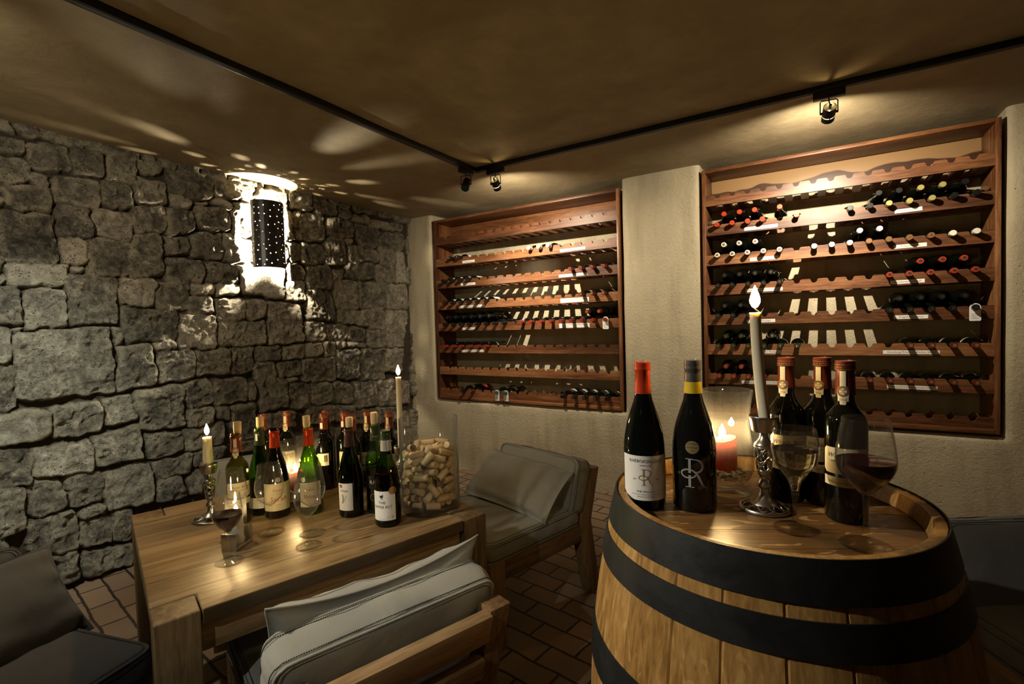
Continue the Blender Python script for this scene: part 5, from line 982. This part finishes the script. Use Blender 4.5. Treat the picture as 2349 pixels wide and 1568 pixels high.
# ------------------------------------------------------------------ pierced wall sconce
SY,SZ0,SZ1=2.022,1.745,2.200; SX=-3.228; o=thing('wall_sconce','black perforated half-cylinder metal wall light on the stone wall','wall light',(SX,SY,SZ0)); H=SZ1-SZ0; RY,RX=.112,.105
# half shell with real holes: a sheet triangulated round punched discs
holes=[]; r=random.Random(12); tries=0
while len(holes)<74 and tries<6000:
    tries+=1; s=r.uniform(.015,PI*.108-.015); z=r.uniform(.015,H-.015)
    if all(math.hypot(s-a,z-b)>.031 for a,b in holes): holes.append((s,z))
LS=PI*.108; bm=bmesh.new(); nx,nz=16,22; ov=[(LS*i/nx,0) for i in range(nx)]+[(LS,H*j/nz) for j in range(nz)]+[(LS-LS*i/nx,H) for i in range(nx)]+[(0,H-H*j/nz) for j in range(nz)]
def ringv(pts): v=[bm.verts.new((a,b,0)) for a,b in pts]; return [bm.edges.new((v[i],v[(i+1)%len(v)])) for i in range(len(v))]
es=ringv(ov)
for s,z in holes: rh=.0036; es+=ringv([(s+rh*math.cos(2*PI*k/8),z+rh*math.sin(2*PI*k/8)) for k in range(8)])
bmesh.ops.triangle_fill(bm,use_beauty=True,edges=es)
for i in range(1,14): g=list(bm.verts)+list(bm.edges)+list(bm.faces); bmesh.ops.bisect_plane(bm,geom=g,plane_co=(LS*i/14,0,0),plane_no=(1,0,0))
ext=bmesh.ops.extrude_face_region(bm,geom=list(bm.faces)); inner=[v for v in ext['geom'] if isinstance(v,bmesh.types.BMVert)]; inner=set(inner)
for v in bm.verts:
    d=0 if v not in inner else .0012; th=v.co.x/.108-PI/2; v.co=((RX-d)*math.cos(th)*1.0+.0,(RY-d)*math.sin(th),v.co.y)
bmesh.ops.recalc_face_normals(bm,faces=bm.faces); me=bpy.data.meshes.new('pierced_shade'); bm.to_mesh(me); bm.free(); me.materials.append(M['black']); link('pierced_shade',me,o)
mb=MB(); mb.box(-.012,.0,-.05,.05,H*.3,H*.7); mb.box(0,.060,-.008,.008,H*.5-.008,H*.5+.008); mb.obj('bracket',M['black'],o)
for zz in (.15,.72):
    mb=MB(); mb.lathe([(.012,-.03),(.012,0)],16,c=(.060,0,H*zz)); mb.obj('lamp_holder',M['alu'],o,smooth=True,ang=50)
    mb=MB(); mb.lathe([(0,.004),(.0035,.006),(.0045,.011),(.0035,.016),(0,.018)],8,c=(.060,0,H*zz)); mb.obj('bulb',M['bulbl' if zz<.5 else 'bulbs'],o,smooth=True)
# ------------------------------------------------------------------ ceiling track and spots
TKZ=2.322
o=thing('lighting_track','black L-shaped ceiling lighting track with an added unseen arm','lighting track',(-1.905,2.68,TKZ)); 
for x0,x1,y0,y1 in ((-1.905-.018,2.5,2.662,2.698),(-1.923,-1.887,-2.4,2.662),(-1.887,.4,-1.218,-1.182)):  # last rail: unseen arm added only to carry the chair fill spot
    mb=MB(); X,Y=-1.905,2.68; mb.box(x0-X,x1-X,y0-Y,y1-Y,0,.030)
    e=mb.obj('track_rail',M['blackm'],o,bevel=.002,smooth=True)
    mb=MB()
    if x1-x0>1: mb.box(x0-X+.03,x1-X,(y0+y1)/2-Y-.007,(y0+y1)/2-Y+.007,-.0006,.0002)
    else: mb.box(-.007,.007,y0-Y,-.03,-.0006,.0002)
    mb.obj('track_slot',M['inkd'],e)
def spot(label,x,y,aim,along,lit=True,energy=0,col=(1,.87,.67),size=56,blend=.6,leak=True,spill=0):
    o=thing('track_spotlight',label,'spotlight',(x,y,TKZ-.030)); 
    mb=MB(); L=.062
    if along=='x': mb.box(-L,L,-.017,.017,-.003,.029)
    else: mb.box(-.017,.017,-L,L,-.003,.029)
    mb.obj('track_adapter',M['blackm'],o,bevel=.003,smooth=True)
    zc=-.068; P=Vector((x,y,TKZ-.030+zc)); d=(Vector(aim)-P).normalized(); side=Vector((-d.y,d.x,0)).normalized()
    mb=MB(); w=.034; top=-.012; mb.tube([side*w+Vector((0,0,zc)),side*w+Vector((0,0,top-.006)),side*(w-.006)+Vector((0,0,top)),side*-(w-.006)+Vector((0,0,top)),side*-w+Vector((0,0,top-.006)),side*-w+Vector((0,0,zc))],.0026,6); mb.obj('yoke',M['blackm'],o,smooth=True)
    q=d.to_track_quat('Z','Y').to_matrix().to_4x4(); Mx=Matrix.Translation((0,0,zc))@q; R=.0265
    for s in (-1,1): mb=MB(); mb.lathe([(.0055,0),(.0055,.010)],12,M=Matrix.Translation(Vector((0,0,zc))+side*s*(R-.001))@(side*s).to_track_quat('Z','Y').to_matrix().to_4x4()); mb.obj('pivot_knob',M['blackm'],o,smooth=True,ang=50)
    # open-backed can: two rings with a light slot between them, three webs across it
    mb=MB(); mb.lathe([(R,-.034),(R,.010),(R-.0014,.010),(R-.0014,-.034)],36,closed=True,M=Mx); mb.lathe([(R,.0145),(R,.042),(R-.0014,.042),(R-.0014,.0145)],36,closed=True,M=Mx)
    for k in range(3): an=2*PI*k/3+.4; mb.box(R-.0014,R,-.002,.002,.0098,.0147,M=Mx@Matrix.Rotation(an,4,'Z'))
    mb.obj('lamp_can',M['blackm'],o,smooth=True,ang=50)
    mb=MB(); mb.lathe([(.0045,-.026),(.006,-.020),(.014,-.008),(.0215,.004),(.0245,.009),(.0238,.009),(.0205,.004),(.013,-.008),(.005,-.019),(.0035,-.025)],28,closed=True,M=Mx); mb.obj('reflector',M['reflect'],o,smooth=True,ang=60)
    mb=MB(); mb.lathe([(.006,-.046),(.006,-.026)],10,M=Mx); mb.tube([Mx@Vector((0,0,-.044)),Vector((0,0,top-.006)),Vector((0,0,0))],.003,6); mb.obj('lamp_socket',M['blackm'],o,smooth=True,ang=50)
    mb=MB(); mb.lathe([(0,.0375),(.0246,.0375),(.0246,.0385),(0,.0385)],28,M=Mx); mb.obj('front_lens',M['lensoff'] if not lit else M['glass'],o,smooth=True,ang=40)
    mb=MB(); mb.lathe([(0,-.012),(.003,-.011),(.0034,-.003),(0,-.001)],8,M=Mx); mb.obj('filament_capsule',(M['bulb'] if leak else M['bulbw']) if lit else M['lensoff'],o,smooth=True)
    if energy:
      for energy,size,blend,col in [(energy,size,blend,col)]+([(spill,150,1,(1,.86,.64))] if spill else []):
        l=bpy.data.lights.new('spot_beam','SPOT'); l.energy=energy; l.color=col; l.spot_size=math.radians(size); l.spot_blend=blend; l.shadow_soft_size=.011
        lo=bpy.data.objects.new('spot_beam',l); C.objects.link(lo); lo.location=P+d*.046; lo.rotation_euler=(-d).to_track_quat('Z','Y').to_euler()
M['reflect']=clear('dichroic_reflector',(.50,.46,.36),.35,(.25,.22,.16),.6); M['lensoff']=plain('teal_dichroic_lens',(.05,.14,.13),.15,.4)
spot('unlit black track spotlight with teal lens left of the track corner',-1.905,2.575,(-1.55,1.5,.9),'y',lit=False)
spot('lit black track spotlight right of the track corner',-1.745,2.68,(-1.95,3.5,1.70),'x',energy=110,size=58,blend=1,spill=95)
spot('lit black track spotlight in front of the right rack',.072,2.68,(-.02,3.5,1.84),'x',energy=105,size=54,blend=1,spill=95)
spot('added unseen track spotlight on the left track arm washing the stone wall',-1.905,.10,(-3.28,.66,1.02),'y',energy=125,col=(.84,.95,.88),size=52,blend=1,spill=70,leak=False)  # out-of-view lamp added for the cool light on the left stones
spot('added unseen track spotlight on the left track arm turned toward the barrel',-1.905,-.25,(-.50,1.0,.70),'y',energy=165,col=(1,.90,.72),size=50,blend=1,leak=False)  # out-of-view lamp added to brighten the barrel from the left
spot('added fill track spotlight behind the viewer turned toward the foreground chair',-.55,-1.2,(-.85,.75,.55),'x',energy=48,col=(.94,.97,.86),size=42,blend=1,leak=False)  # fill lamp added behind the camera to light the chair back
# ------------------------------------------------------------------ camera, world, view
cam=bpy.data.cameras.new('camera'); co=bpy.data.objects.new('camera',cam); C.objects.link(co); cam.sensor_fit='HORIZONTAL'; cam.sensor_width=36; cam.lens=1116/2349*36; cam.clip_start=.02
yaw,pit,rol=math.radians(31.7),math.radians(1.93),math.radians(-1.66)
f=Vector((-math.sin(yaw)*math.cos(pit),math.cos(yaw)*math.cos(pit),-math.sin(pit))); r0=Vector((math.cos(yaw),math.sin(yaw),0)); u0=r0.cross(f)
rr=r0*math.cos(rol)+u0*math.sin(rol); uu=-r0*math.sin(rol)+u0*math.cos(rol)
Mx=Matrix((rr,uu,-f)).transposed().to_4x4(); Mx.translation=(0,0,1.3); co.matrix_world=Mx
sc=bpy.context.scene; sc.camera=co
w=bpy.data.worlds.new('ambient_fill'); sc.world=w; w.use_nodes=True; w.node_tree.nodes['Background'].inputs[0].default_value=(1,.86,.66,1); w.node_tree.nodes['Background'].inputs[1].default_value=.012  # faint warm ambient fill added through the open side, no lit room there
sc.view_settings.view_transform='Standard'; sc.view_settings.look='None'; sc.view_settings.exposure=0; sc.view_settings.gamma=1; sc.view_settings.use_curve_mapping=False
cy=sc.cycles; cy.max_bounces=5; cy.diffuse_bounces=3; cy.glossy_bounces=3; cy.transmission_bounces=5; cy.transparent_max_bounces=18; cy.caustics_reflective=False; cy.caustics_refractive=False; cy.sample_clamp_indirect=3; cy.use_denoising=True; cy.use_adaptive_sampling=True; cy.adaptive_threshold=.08; cy.adaptive_min_samples=20
